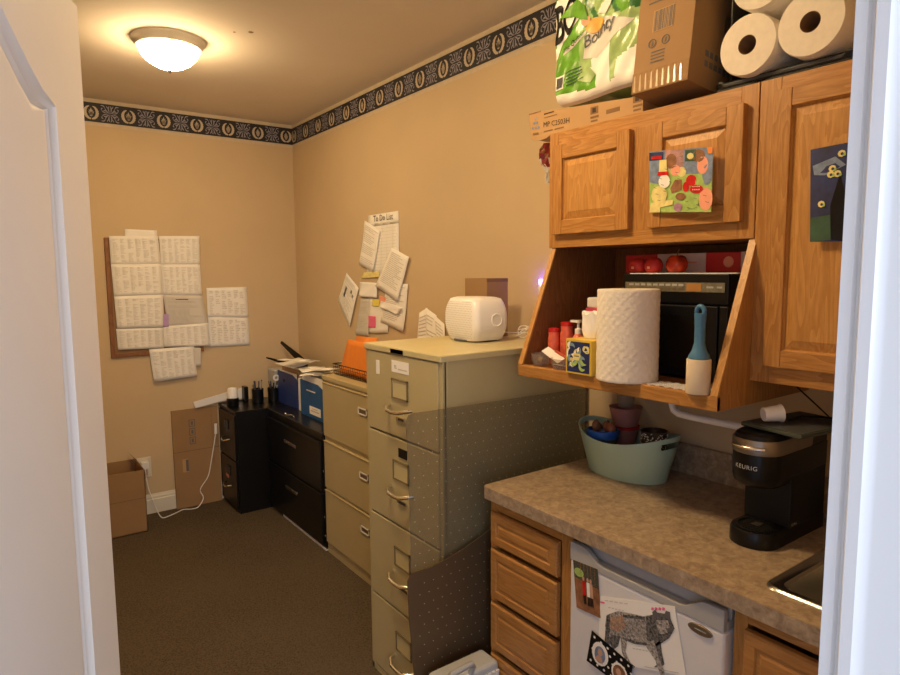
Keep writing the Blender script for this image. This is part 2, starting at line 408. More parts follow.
# ---------------------------------------------------------------- paper helpers
def sheet(name, pts, nrm, off, label, cat='paper', style='lines', m=white, group=None, curl=.004, rows=24, extra=None, parent=None, cols=((.08, .92),)):
    """pts: TL,TR,BR,BL in world; printed lines laid on it"""
    n = Vector(nrm); q = [Vector(p)+n*off for p in pts]; b = B()
    def S(u, v, d=0):
        p = lerp(lerp(q[0], q[1], u), lerp(q[3], q[2], u), v)
        return p+n*(curl*(math.sin(u*2.6+v*3+off*900)**2*.6+v*v*.9)+d)
    N_ = 8
    b.rings([[S(i/N_, j/N_) for i in range(N_+1)] for j in range(N_+1)], m, close=False, cap=False)
    def ln(u0, u1, v0, v1, mt, d=.0007, k=4):
        for i in range(k):
            a, c = lerp(u0, u1, i/k), lerp(u0, u1, (i+1)/k)
            b.poly([S(a, v0, d), S(c, v0, d), S(c, v1, d), S(a, v1, d)], mt)
    rnd = random.Random(label)
    if style == 'lines':
        for r in range(rows):
            v = .08+.84*r/rows
            if rnd.random() < .12: continue
            for c0, c1 in cols: ln(c0, lerp(c0, c1, rnd.uniform(.55, 1)), v, v+.26/rows, ink)
    if style == 'table':
        for c in range(6):
            u0 = .06+c*.15
            for r in range(rows):
                v = .10+.82*r/rows
                if rnd.random() < .85: ln(u0, u0+.12*rnd.uniform(.4, 1), v, v+.42/rows, ink_soft, k=1)
    if extra: extra(b, S, ln)
    o = b.build(name, parent, smooth='all')
    md = o.modifiers.new('thick', 'SOLIDIFY'); md.thickness = .0003
    if parent is None: tag(o, label, cat, group)
    return o
def PB(x, z): return (x, D, z)
def PR(y, z): return (W, y, z)

# bulletin board on the back wall
t = thing('bulletin_board', (.9, D-.018, 1.06), 'wood framed bulletin board mostly hidden under stapled sheets on back wall', 'board')
b = B()
x0, x1, z0, z1 = .604, 1.17, 1.06, 1.815
for a in ((x0, x0+.026, z0, z1), (x1-.026, x1, z0, z1), (x0+.026, x1-.026, z0, z0+.026), (x0+.026, x1-.026, z1-.026, z1)):
    b.box(a[0], a[1], D-.018, D, a[2], a[3], oak_dark)
b.build('frame', t, bevel=.003)
B().box(x0+.02, x1-.02, D-.010, D-.001, z0+.02, z1-.02, kraft).build('cork_panel', t)
o_ = .020
SH = [('top', [(.724, 1.871), (.911, 1.867), (.911, 1.75), (.716, 1.76)], 'small blank sheet poking up above the top of the bulletin board', 'none', white, .0),
 ('a', [(.632, 1.825), (.915, 1.832), (.924, 1.652), (.633, 1.646)], 'table printout, top sheet of the left column on the bulletin board', 'table', white, .002),
 ('b', [(.921, 1.832), (1.174, 1.839), (1.168, 1.646), (.924, 1.646)], 'table printout, top sheet of the right column on the bulletin board', 'table', white, .002),
 ('c', [(.633, 1.650), (.924, 1.654), (.926, 1.451), (.639, 1.446)], 'table printout, second sheet down in the left column of the board', 'table', white, .0035),
 ('d', [(.924, 1.650), (1.168, 1.650), (1.172, 1.441), (.926, 1.447)], 'table printout, second sheet down in the right column of the board', 'table', white, .0035),
 ('f', [(.926, 1.450), (1.172, 1.443), (1.202, 1.235), (.945, 1.235)], 'greyish printout with a heading, third down in the right column of the board', 'lines', paper2, .005),
 ('e', [(.639, 1.449), (.926, 1.453), (.921, 1.238), (.645, 1.245)], 'wide table printout, third sheet down in the left column of the board', 'table', white, .0065),
 ('g', [(.639, 1.244), (.915, 1.236), (.914, 1.102), (.643, 1.110)], 'short sheet along the lower left of the board above the wooden frame', 'table', white, .0055),
 ('h', [(.915, 1.245), (1.202, 1.252), (1.209, 1.093), (.915, 1.109)], 'sheet across the lower right of the board, below the greyish printout', 'table', white, .0075),
 ('j', [(1.07, 1.094), (1.149, 1.084), (1.143, 0.961), (1.08, 0.964)], 'blank slip peeking out behind the lowest hanging sheet', 'none', paper2, .002),
 ('i', [(.823, 1.10), (1.103, 1.10), (1.114, .895), (.842, .883)], 'lowest sheet, tilted and hanging below the bulletin board frame', 'table', white, .006)]
for k, p, l, st, mt, of in SH:
    sheet('paper_sheet', [PB(*c) for c in p], (0, -1, 0), o_+of, l, style=st, m=mt, rows=20 if st == 'table' else 22, curl=.001,
          extra=(lambda b, S, ln: ln(.3, .62, .12, .15, inkd)) if k == 'f' else None)
sheet('sticky_note', [PB(.920, 1.326), PB(.953, 1.325), PB(.949, 1.242), PB(.915, 1.241)], (0, -1, 0), .031, 'lilac sticky note between the sheets on the bulletin board', 'note', 'none', purple, curl=.001)
sheet('paper_sheet', [PB(1.208, 1.49), PB(1.483, 1.492), PB(1.487, 1.275), PB(1.208, 1.289)], (0, -1, 0), .003, 'upper of two taped table sheets on bare wall right of the board', style='table', rows=14, curl=.003)
sheet('paper_sheet', [PB(1.208, 1.292), PB(1.487, 1.279), PB(1.490, 1.078), PB(1.212, 1.085)], (0, -1, 0), .0045, 'lower of two taped table sheets on bare wall right of the board', style='table', rows=14, curl=.003)

# papers on the right wall
def todo_x(b, S, ln):
    ln(.0, 1, .145, .19, ink)
    o = S(.20, .115, .004); u = (S(1, .1)-S(0, .1)).normalized(); b.text('To Do List', o, u, Vector((0, 0, 1)), .050, inkd)
    for r in range(14): ln(.06, .94, .24+r*.052, .243+r*.052, ink)
    for c in range(5): ln(.1+.18*c, .105+.18*c, .2, .95, ink, k=1)
R_ = [('todo_poster', [(3.361, 1.923), (3.019, 1.923), (3.019, 1.575), (3.397, 1.562)], 'tall cream To Do List chart at the top of the right wall cluster', 'none', white, .003, todo_x),
 ('paper_sheet', [(3.474, 1.434), (3.369, 1.437), (3.379, 1.204), (3.554, 1.197)], 'narrow grey note hanging behind the tilted left card by the orange folder', 'lines', paper2, .003, None),
 ('paper_sheet', [(3.369, 1.437), (3.137, 1.418), (3.148, 1.24), (3.378, 1.223)], 'cream page carrying the pink and yellow sticky notes', 'none', white, .004, None),
 ('paper_sheet', [(3.157, 1.527), (2.924, 1.523), (2.974, 1.256), (3.225, 1.296)], 'lower right plain page in the right wall cluster, beneath the angled letter', 'lines', white, .006, None),
 ('paper_sheet', [(3.393, 1.897), (3.21, 1.823), (3.299, 1.592), (3.47, 1.637)], 'tilted letter pinned over the left side of the To Do List', 'lines', white, .009, None),
 ('paper_sheet', [(3.081, 1.724), (2.899, 1.668), (3.024, 1.424), (3.265, 1.507)], 'angled thick letter pinned below the right side of the To Do List', 'lines', white, .013, None),
 ('paper_sheet', [(3.647, 1.587), (3.493, 1.491), (3.622, 1.239), (3.775, 1.412)], 'diamond tilted card with dark sketch at far left of the right wall cluster', 'lines', white, .008,
   lambda b, S, ln: (ln(.2, .3, .35, .65, inkd), ln(.55, .65, .25, .33, inkd), ln(.7, .8, .3, .36, inkd))),
 ('paper_sheet', [(3.464, 1.53), (3.257, 1.526), (3.256, 1.438), (3.482, 1.441)], 'blank square note in the middle of the right wall cluster', 'none', white, .012, None),
 ('paper_strip', [(3.208, 1.424), (2.97, 1.391), (3.026, 1.352), (3.221, 1.387)], 'torn paper strip over the lower right page of the right wall cluster', 'none', white, .016, None),
 ('sticky_note', [(3.373, 1.327), (3.285, 1.327), (3.287, 1.259), (3.376, 1.255)], 'bright pink square sticky note on the cream page', 'none', pink, .009, None),
 ('sticky_note', [(3.323, 1.429), (3.232, 1.427), (3.245, 1.386), (3.32, 1.387)], 'yellow sticky note just under the blank square note', 'none', yellow, .009, None),
 ('sticky_note', [(3.235, 1.450), (3.165, 1.445), (3.17, 1.400), (3.235, 1.405)], 'coral sticky note beside the yellow one under the angled letter', 'none', coral, .010, None),
 ('sticky_note', [(3.45, 1.585), (3.24, 1.595), (3.24, 1.56), (3.46, 1.55)], 'pale yellow strip at the foot of the To Do List chart', 'none', lyel, .006, None)]
for nm, p, l, st, mt, of, ex in R_:
    sheet(nm, [PR(*c) for c in p], (-1, 0, 0), of, l, 'note' if nm == 'sticky_note' else 'chart' if nm == 'todo_poster' else 'paper', st, mt, extra=ex, rows=20, curl=.0015 if nm == 'sticky_note' else .002 if nm == 'todo_poster' else .005)

# ---------------------------------------------------------------- file cabinets
def handle_bow(b, x, y0, y1, z, mt=chrome, out=.036, r=.0068):
    b.tube([(x, y0, z+.004), (x-out*.6, y0+(y1-y0)*.06, z+.002), (x-out, y0+(y1-y0)*.25, z-.006), (x-out, (y0+y1)/2, z-.009), (x-out, y1-(y1-y0)*.25, z-.006), (x-out*.6, y1-(y1-y0)*.06, z+.002), (x, y1, z+.004)], r, mt)
def label_holder(b, x, y0, y1, z0, z1, fr, inner):
    b.box(x-.003, x, y0, y1, z0, z1, inner)
    w_ = .006
    for a in ((y0, y1, z0, z0+w_), (y0, y1, z1-w_, z1), (y0, y0+w_, z0, z1), (y1-w_, y1, z0, z1)): b.box(x-.006, x-.0005, *a, fr)
# khaki four-drawer cabinet
XF, YA, YB = 1.158, 1.638, 2.143
t = thing('file_cabinet', (1.49, (YA+YB)/2, 0), 'tall khaki four drawer file cabinet with arched chrome handles', 'cabinet')
b = B().box(XF+.012, 1.84, YA, YA+.003, 0, 1.30, khaki).box(XF+.012, 1.84, YB-.003, YB, 0, 1.30, khaki).box(1.837, 1.84, YA, YB, 0, 1.30, khaki)
b.box(XF+.004, XF+.02, YA, YA+.018, 0, 1.30, khaki).box(XF+.004, XF+.02, YB-.018, YB, 0, 1.30, khaki).box(XF+.02, 1.83, YA+.004, YB-.004, .02, 1.29, darkm)
b.box(XF+.004, XF+.02, YA, YB, 0, .026, khaki)
b.build('body', t, bevel=.002)
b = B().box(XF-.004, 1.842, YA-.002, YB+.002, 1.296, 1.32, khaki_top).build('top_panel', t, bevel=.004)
ZS = [1.298, .993, .664, .330, .03]
for i in range(4):
    zt, zb = ZS[i]-.004, ZS[i+1]+.004
    d = B().box(XF, XF+.02, YA+.021, YB-.021, zb, zt, khaki).build('drawer', t, bevel=.003)
    b = B(); zc = (1.162+1.208)/2-1.14+zb*0
    lz = zt-.110 if i else zt-.115
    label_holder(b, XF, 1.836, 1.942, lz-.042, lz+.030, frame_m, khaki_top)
    b.build('label_holder', d)
    b = B(); hz = zt-.190
    handle_bow(b, XF, 1.815, 1.962, hz)
    b.build('handle', d, smooth=True)
    b = B().box(XF-.006, XF, 1.855, 1.915, hz-.045, hz-.030, chrome).box(XF-.007, XF, 1.862, 1.900, hz-.042, hz-.034, darkm)
    b.build('latch', d, bevel=.001)
    if i == 0:
        b = B().box(XF-.0015, XF, 1.832, 1.945, 1.232, 1.274, white).text('EL', (XF-.002, 1.925, 1.246), (0, -1, 0), (0, 0, 1), .018, inkd); b.box(XF-.002, XF, 1.84, 1.90, 1.243, 1.247, ink)
        lbl(b.build('sticker', d), 'white printed sticker')
        lbl(B().box(XF-.0015, XF, 2.035, 2.058, 1.21, 1.262, white).build('sticker', d), 'small white strip of tape')
    if i == 1:
        b = B().box(XF-.003, XF, 1.850, 1.905, zt-.063, zt-.030, black); lbl(b.build('badge', d), 'small black maker badge')
b = B().box(XF-.004, XF, 1.862, 1.948, 1.297, 1.315, bronze); b.build('name_plate', t)

# tan lateral cabinet
XT, TA, TB = 1.47, 2.149, 3.222
t = thing('lateral_file_cabinet', (1.66, (TA+TB)/2, 0), 'wide tan three drawer lateral file cabinet beside the tall khaki one', 'cabinet')
b = B().box(XT+.006, 1.842, TA, TB, 0, 1.004, tanm).build('body', t, bevel=.002)
B().box(XT-.004, 1.842, TA-.002, TB+.002, .998, 1.024, tanm).build('top_panel', t, bevel=.004)
for zt, zb in ((.988, .684), (.658, .388), (.376, .068)):
    d = B().box(XT-.006, XT+.012, TA+.008, TB-.008, zb, zt, tanm).build('drawer', t, bevel=.004)
    b = B(); label_holder(b, XT-.006, 2.70, 2.79, zt-.105, zt-.070, wplast, bronze); b.build('label_holder', d)
    B().box(XT-.010, XT-.004, TA+.01, TB-.01, zt-.006, zt, tanm).build('finger_pull', d, bevel=.002)

# black lateral cabinet
XB, BA, BB = 1.465, 3.232, 4.085
t = thing('lateral_file_cabinet', (1.66, (BA+BB)/2, 0), 'black two drawer lateral file cabinet between tan cabinet and corner', 'cabinet')
B().box(XB+.006, 1.842, BA, BB, .012, .66, blackm).build('body', t, bevel=.002)
B().box(XB-.006, 1.842, BA-.002, BB+.0, .662, .69, blackm).build('top_panel', t, bevel=.003)
B().box(XB+.004, XB+.02, BA+.005, BB-.2, 0, .014, wplast).build('base_strip', t)
for zt, zb in ((.632, .345), (.335, .035)):
    d = B().box(XB-.008, XB+.012, BA+.02, BB-.010, zb, zt, blackm).build('drawer', t, bevel=.004)
    B().box(XB-.014, XB-.004, BA+.02, BB-.010, zt-.006, zt+.004, blackm).build('finger_pull', d, bevel=.002)
    b = B().box(XB-.012, XB-.008, 3.605, 3.79, zt-.112, zt-.092, chrome); b.build('label_holder', d, bevel=.002)
for z in (.47, .20, .09): B().lathe([(.006, 0), (.005, -.004)], (XB+.004, BA+.008, z), chrome, n=10, axis='x').build('screw', t)

# black two-drawer cabinet in the corner
X2, CA, CB = 1.248, 4.092, 4.462
t = thing('file_cabinet', (1.55, 4.28, 0), 'small black two drawer file cabinet standing in the back corner', 'cabinet')
B().box(X2+.008, 1.84, CA, CB, 0, .678, blackm).build('body', t, bevel=.002)
B().box(X2, 1.84, CA-.002, CB, .672, .69, blackm).build('top_panel', t, bevel=.003)
for zt, zb in ((.662, .355), (.345, .03)):
    d = B().box(X2-.004, X2+.01, CA+.015, CB-.015, zb, zt, blackm).build('drawer', t, bevel=.003)
    b = B(); handle_bow(b, X2-.004, 4.22, 4.33, zt-.185, out=.03, r=.006); b.build('handle', d, smooth=True)
    b = B(); label_holder(b, X2-.004, 4.235, 4.305, zt-.115, zt-.055, greyd, blackm); b.build('label_holder', d)
    if zb < .1: lbl(B().add([(X2-.006, 4.30, .28), (X2-.006, 4.33, .21), (X2-.006, 4.27, .20), (X2-.006, 4.262, .255)], [(0, 1, 2, 3)], coral).build('sticker', d), 'torn orange sticker remnant')

# ---------------------------------------------------------------- things on the black cabinets
t = thing('air_freshener', (1.243+.06, 4.20, .69), 'white topped air freshener cup with blue glowing base on black cabinet', 'air freshener')
c = (1.292, 4.275, .69)
B().lathe([(.036, 0), (.039, .004), (.039, .055), (.036, .058)], c, black, n=20).build('base', t, smooth=True)
B().lathe([(.030, .058), (.036, .062), (.034, .118), (.027, .128), (.026, .120)], c, wplast, n=20).build('diffuser', t, smooth=True)
b = B().prism([(1.078, 4.44, .72), (1.44, 4.44, .785), (1.445, 4.44, .702), (1.255, 4.44, .702), (1.09, 4.44, .676)], (0, .012, 0), wplast)
tag(b.build('foam_strip', bevel=.002), 'long white foam strip leaning on back wall behind the corner cabinet', 'packing foam')
def pen_cup(x, y, label, tall, cols):
    t = thing('pen_cup', (x, y, .69), label, 'pen holder', 'black pen cups on the corner cabinet')
    B().lathe([(.038, .001), (.040, .10), (.037, .10), (.035, .004)], (x, y, .69), black, n=16).build('cup', t, smooth=True)
    rnd = random.Random(x)
    for k in range(7):
        a = k*.9; r0 = .018; r1 = .030
        p0 = Vector((x+r0*math.cos(a), y+r0*math.sin(a), .70)); p1 = Vector((x+r1*math.cos(a), y+r1*math.sin(a), .69+tall+rnd.uniform(-.02, .03)))
        o = tag(B().tube([p0, p1], .004, cols[k % len(cols)], n=6).build('pen'), '%s pen standing in the %s' % (('black', 'slate', 'navy', 'steel', 'charcoal', 'dark', 'grey')[k], 'left pen cup' if x < 1.48 else 'right pen cup'), 'pen', 'pens in the black cups')
pen_cup(1.47, 4.29, 'left black pen cup in the dark clutter on the corner cabinet', .13, [black, greyd, nightblue, steel, greyd, black, grey])
pen_cup(1.575, 4.27, 'right black pen cup holding a tape ring, beside the blue file box', .13, [black, grey, nightblue, steel, greyd, black, grey])
b = B().lathe([(.022, -.006), (.022, .006), (.012, .006), (.012, -.006), (.022, -.006)], (1.585, 4.235, .862), wplast, n=20, axis='y', cap=(0, 0))
tag(b.build('tape_roll', smooth=True), 'small ring of white tape resting on pens above the right cup', 'tape')
b = B().box(1.40, 1.43, 4.36, 4.42, .69, .80, black); tag(b.build('stapler_box', bevel=.006), 'small black box standing behind the left pen cup', 'box')
def file_box(x0, x1, y0, y1, z1, m_, label, papers, lab):
    t = thing('file_box', ((x0+x1)/2, (y0+y1)/2, .69), label, 'file box')
    b = B()
    b.prism([(x0, y1, .691), (x0, y0, .691), (x0, y0, z1-.03), (x0, lerp(y0, y1, .25), z1-.004), (x0, y1, z1)], (.004, 0, 0), m_)
    b.prism([(x1, y1, .691), (x1, y0, .691), (x1, y0, z1), (x1, y1, z1)], (-.004, 0, 0), m_)
    b.box(x0+.0045, x1-.0045, y0, y0+.004, .692, z1-.035, m_).box(x0+.0045, x1-.0045, y1-.004, y1, .692, z1-.001, m_).box(x0+.0045, x1-.0045, y0+.0045, y1-.0045, .692, .696, m_)
    b.build('case', t, bevel=.0015)
    if lab:
        b = B().box(x0-.002, x0, y0+.05, y0+.21, .715, .765, white).box(x0-.003, x0-.001, y0+.07, y0+.19, .735, .742, ink).box(x0-.003, x0-.001, y0+.09, y0+.17, .75, .755, ink)
        b.build('label', t); lbl(B().box(x0-.002, x0, y0+.12, y0+.25, z1-.06, z1-.053, wplast).build('slot', t), 'pale slot line near the top')
    else:
        B().lathe([(.012, 0), (.012, -.004)], (x0, y1-.12, z1-.06), darkm, n=14, axis='x').build('finger_hole', t)
    rnd = random.Random(x0)
    for k in range(papers):
        x = lerp(x0+.01, x1-.01, k/(papers-1)); h = z1+rnd.uniform(-.005, .035); y_ = rnd.uniform(-.01, .02)
        mm = [white, kraft_l, lyel, white, paper2][k % 5]
        tag(B().box(x-.0015, x+.0015, y0+.02+y_, y1-.02+y_*0, .70, h, mm).build('paper_file'), ('%s file %s in the %s' % (('white', 'manila', 'pale yellow', 'white', 'grey')[k % 5], ('at the front', 'second from the front', 'third from the front', 'in the middle', 'fifth from the front', 'near the back', 'at the back')[k], lab and 'lighter blue file box' or 'dark blue file box')), 'file', 'papers standing in the blue file boxes')
file_box(1.60, 1.72, 3.90, 4.245, .915, blue, 'dark blue file box full of papers nearest the corner', 7, False)
file_box(1.575, 1.70, 3.44, 3.79, .915, blue2, 'lighter blue file box with white label beside the tan cabinet', 7, True)
# white stack edge between the boxes
tag(B().box(1.60, 1.80, 3.815, 3.885, .69, .905, white).build('paper_stack', bevel=.003), 'upright thick white paper bundle between the two blue file boxes', 'paper bundle')
# loose paper heap resting on file boxes
HP = [((1.64, 4.02, .985), 8, 'crumpled white page lying over the dark blue file box'), ((1.66, 3.77, .975), -14, 'white page lying across both file boxes'), ((1.66, 3.53, 1.005), 12, 'folded page on top of the lighter blue file box'), ((1.74, 3.29, 1.065), -8, 'open booklet page at the end of the tan cabinet'), ((1.62, 3.90, 1.022), 24, 'small folded white page topmost over the dark blue file box'), ((1.63, 3.66, .962), -32, 'angled white page sticking out between the two file boxes')]
for (c, a, l) in HP:
    b = B(); b.M = Matrix.Translation(c) @ Matrix.Rotation(math.radians(a), 4, 'Z')
    g = [[(-.09+.03*i, -.11+.0275*j, .004*math.sin(i*1.1+a)+.004*math.cos(j*.6+a)+.012*(i-3)*((a%3)-1)*.3) for i in range(7)] for j in range(9)]
    b.rings(g, white, close=False, cap=False); o = b.build('loose_page', smooth='all'); md = o.modifiers.new('thick', 'SOLIDIFY'); md.thickness = .002; tag(o, l, 'paper')
t = thing('desk_rack', (1.79, 4.2, .69), 'black desk rack with two bars sticking up behind the dark blue file box', 'rack')
B().box(1.74, 1.84, 4.10, 4.30, .691, .70, black).box(1.77, 1.80, 4.12, 4.29, .70, .935, black).build('rack_body', t, bevel=.003)
for (p0, p1, wd, l) in (((1.775, 4.16, .925), (1.696, 4.42, 1.084), .05, 'longer blade shaped bar'), ((1.72, 4.28, .925), (1.588, 4.43, .981), .022, 'short slanting bar')):
    p0, p1 = Vector(p0), Vector(p1); d = (p1-p0).normalized(); n = d.cross(Vector((1, 0, 0))).normalized()
    b = B().prism([p0+n*wd*.3, p0-n*wd*.9, lerp(p0, p1, .35)-n*wd*.8, p1-n*wd*.25, p1+n*wd*.15, lerp(p0, p1, .4)+n*wd*.3], (.012, 0, 0), black)
    lbl(b.build('arm', t, bevel=.002), l)
tag(B().box(1.60, 1.70, 4.30, 4.44, .691, .885, grey).box(1.60, 1.70, 4.30, 4.44, .885, .905, greyl).build('desk_telephone', bevel=.006), 'dark grey box with pale lid in the corner behind the pen cups', 'box')
b = B().tube([(1.475, 3.80, .694), (1.50, 3.74, .698), (1.49, 3.69, .694)], .003, chrome, n=6).sphere((1.478, 3.81, .698), .008, chrome, n=8)
tag(b.build('key_ring', smooth=True), 'small chrome key and ring on the front edge of the black lateral cabinet', 'key')

# ---------------------------------------------------------------- on the tan cabinet: wire basket with orange folder
t = thing('wire_basket', (1.62, 2.95, 1.024), 'black wire basket holding an orange folder on the tan cabinet', 'basket')
b = B()
bx0, bx1, by0, by1, bz = 1.53, 1.75, 2.60, 3.19, 1.028
for z in (0, .02, .04, .058):
    e = z*.15
    b.tube([(bx0-e, by0, bz+z), (bx0-e, by1, bz+z), (bx1+e, by1, bz+z), (bx1+e, by0, bz+z), (bx0-e, by0, bz+z)], .0016 if z < .05 else .003, black, n=5)
for k in range(24):
    y = lerp(by0, by1, k/23); b.tube([(bx0-.009, y, bz+.058), (bx0, y, bz), (bx1, y, bz), (bx1+.009, y, bz+.058)], .0012, black, n=4)
b.build('wires', t)
b = B()
g = [[(lerp(1.55, 1.57, v)+.006*math.sin(u*5), lerp(lerp(3.175, 2.70, u), lerp(3.10, 2.72, u), v), lerp(1.034, 1.225-.01*u, v)) for u in [i/8 for i in range(9)]] for v in [j/6 for j in range(7)]]
b.rings(g, orange, close=False, cap=False); o = b.build('orange_folder', smooth='all'); md = o.modifiers.new('thick', 'SOLIDIFY'); md.thickness = .012
tag(o, 'bright orange folder standing in the wire basket', 'folder')
b = B(); g = [[(lerp(1.60, 1.65, v), lerp(3.15, 2.92, u), lerp(1.034, 1.235+.006*u, v)) for u in (0, .5, 1)] for v in (0, .5, 1)]
b.rings(g, orange, close=False, cap=False); o = b.build('orange_folder', smooth='all'); md = o.modifiers.new('thick', 'SOLIDIFY'); md.thickness = .01
tag(o, 'second orange folder just behind the bright one in the basket', 'folder')

# ---------------------------------------------------------------- on the khaki cabinet
# white rounded diffuser / purifier
t = thing('air_purifier', (1.535, 1.935, 1.32), 'white rounded box air purifier with dotted grille on khaki cabinet', 'air purifier', rz=math.radians(-3))
def sq_ring(c, hx, hy, z, r, n=6):
    out = []
    for (sx, sy, a0) in ((1, 1, 0), (-1, 1, 90), (-1, -1, 180), (1, -1, 270)):
        for k in range(n+1):
            a = math.radians(a0+90*k/n); out.append((c[0]+sx*(hx-r)+r*math.cos(a), c[1]+sy*(hy-r)+r*math.sin(a), z))
    return out
b = B(); b.M = Matrix.Translation((1.535, 1.935, 1.32)) @ Matrix.Rotation(math.radians(-3), 4, 'Z')
rs = []
def bulge(t_): return 1-.22*abs(2*t_-1)**2.6
for i in range(13):
    t_ = i/12; k = bulge(t_); rs.append(sq_ring((0, 0), .082*lerp(1, k, .55), .113*k, .006+t_*.158, .030))
rs.append(sq_ring((0, 0), .052, .075, .170, .03))
b.rings(rs, wplast); b.poly(rs[0][::-1], wplast)
b.build('housing', t, smooth='all')
b = B(); b.M = Matrix.Translation((1.535, 1.935, 1.32)) @ Matrix.Rotation(math.radians(-3), 4, 'Z')
for i in range(20):
    for j in range(17):
        t_ = .07+.86*j/16; y = -.090+.0097*i+(.0048 if j % 2 else 0)
        hy = .113*bulge(t_); hx = .082*lerp(1, bulge(t_), .55)
        yy = y*bulge(t_)
        if abs(yy) > hy-.006: continue
        dd = max(0, abs(yy)-(hy-.030)); xx = -(hx-.030+math.sqrt(max(0, .03**2-dd*dd)))-.0006
        z = .006+t_*.158
        b.poly([(xx, yy+.0016*math.cos(q*PI/3), z+.0018*math.sin(q*PI/3)) for q in range(6)], grey)
b.build('grille_holes', t)
b = B(); b.M = Matrix.Translation((1.535, 1.935, 1.32)) @ Matrix.Rotation(math.radians(-3), 4, 'Z')
b.lathe([(.026, -.110), (.026, -.1155), (.023, -.1165), (.020, -.1145)], (.018, 0, .085), wplast, axis='y', n=24); b.build('button', t, smooth=True)
B().lathe([(.085, .0005), (.085, .008)], (1.535, 1.935, 1.32), greyd, n=24).build('foot', t)
t = thing('cardboard_box', (1.68, 2.04, 1.32), 'small upright brown cardboard box behind the white air purifier', 'box')
B().box(1.622, 1.735, 1.972, 2.115, 1.321, 1.560, kraft).build('carton', t, bevel=.001)
B().box(1.622, 1.735, 1.9715, 1.9725, 1.545, 1.5585, kraft2).build('flap_edge', t)
for k, (p, l) in enumerate((([(2.812, 1.372), (2.735, 1.401), (2.60, 1.28), (2.66, 1.03)], 'leftmost leaflet of the white fan against the wall'), ([(2.745, 1.402), (2.645, 1.366), (2.56, 1.20), (2.62, 1.03)], 'middle leaflet of the white fan against the wall'), ([(2.66, 1.368), (2.573, 1.327), (2.50, 1.20), (2.50, 1.03)], 'rightmost leaflet of the white fan against the wall'))):
    q_ = [(1.850, p[0][0], p[0][1]), (1.850, p[1][0], p[1][1]), (1.80, p[2][0]-.02, 1.027), (1.80, p[0][0]-.02-.05*k, 1.027)]
    sheet('leaflet', q_, (-1, 0, 0), .001+.004*k, l+' behind khaki cabinet', 'leaflet', 'lines', white, 'fan of leaflets', rows=16, curl=.001)
# cable coil behind
pts = []
for k in range(46):
    a = k*.42; r = .032+.008*math.sin(k*.7); pts.append((1.755+.035*math.cos(a), 1.885+r*math.sin(a), 1.345+.017*math.sin(k*.53)+.006*math.cos(a)))
pts += [(1.70, 1.93, 1.34), (1.66, 1.95, 1.345), (1.62, 1.94, 1.36)]
tag(B().tube(pts, .0026, wplast, n=6).build('power_cable', smooth='all'), 'bundled white power cable behind the air purifier', 'cable')
# night light
t = thing('night_light', (W, 1.90, 1.50), 'plug in night light glowing violet on wall above the khaki cabinet', 'night light')
B().box(W-.035, W, 1.862, 1.892, 1.46, 1.53, wplast).build('housing', t, bevel=.006)
B().box(W-.030, W-.004, 1.868, 1.892, 1.531, 1.555, led).build('lens', t, bevel=.004)
B().box(W-.006, W, 1.845, 1.91, 1.40, 1.51, wplast).build('outlet_plate', t, bevel=.002)
# crumpled candy bag between wall and cabinet
rnd = random.Random(2); b = B(); g = []
for j in range(9):
    v = j/8; wd = .012+.055*math.sin(PI*min(1, v*1.25+.1))
    g.append([(1.857-.045*math.sin(PI*i/6)*(.6+.4*rnd.random()), 1.835+wd*(i/6-.0)+.006*rnd.random(), lerp(2.088, 1.935, v)+.006*rnd.random()) for i in range(7)])
darkred = mat('dark red foil', (.22, .02, .02), .35, var=.5, scale=40)
for j in range(8):
    for i in range(6): b.add([g[j][i], g[j][i+1], g[j+1][i+1], g[j+1][i]], [(0, 1, 2, 3)], darkred if (j < 5 and (i+j) % 3) else paper2 if j > 2 else sbrown)
o = b.build('gift_bag', smooth=False); md = o.modifiers.new('thick', 'SOLIDIFY'); md.thickness = .004
tag(o, 'crumpled dark red and white paper bag hanging on wall left of the oak cabinet', 'bag')

# ---------------------------------------------------------------- vinyl chair mats
t = thing('chair_mat', (1.42, 1.60, 0), 'clear studded vinyl chair mat on edge against the khaki cabinet side', 'chair mat')
b = B(); y = 1.606
out = [(1.006, .60), (1.014, .74), (1.010, .95), (1.003, 1.135), (1.012, 1.152), (1.03, 1.157), (1.40, 1.152), (1.825, 1.146), (1.83, .90), (1.83, .004), (1.05, .004), (1.03, .30)]
b.prism([(x, y, z) for x, z in out], (0, .0025, 0), clearmat); b.build('sheet', t)
b = B()
for i in range(24):
    for j in range(32):
        xx = 1.03+i*.0345+(.017 if j % 2 else 0); zz = .03+j*.0355
        if xx > 1.82 or zz > 1.14: continue
        b.add([(xx-.002, y-.0005, zz), (xx, y-.0005, zz-.002), (xx+.002, y-.0005, zz), (xx, y-.0005, zz+.002), (xx, y-.002, zz)], [(0, 1, 4), (1, 2, 4), (2, 3, 4), (3, 0, 4)], stud)
o = b.build('studs', t); o['kind'] = 'stuff'
b = B(); y = 1.575
t = thing('chair_mat', (1.2, y, 0), 'smoky brown studded mat, lower one standing in front of the clear mat', 'chair mat')
out = [(.985, .640), (1.00, .662), (1.08, .660), (1.20, .685), (1.31, .722), (1.60, .80), (1.82, .80), (1.82, .004), (1.035, .004), (1.01, .30), (.99, .52)]
b.prism([(x, y+.02*(1-z), z) for x, z in out], (0, .0025, 0), brownmat); b.build('sheet', t)
b = B()
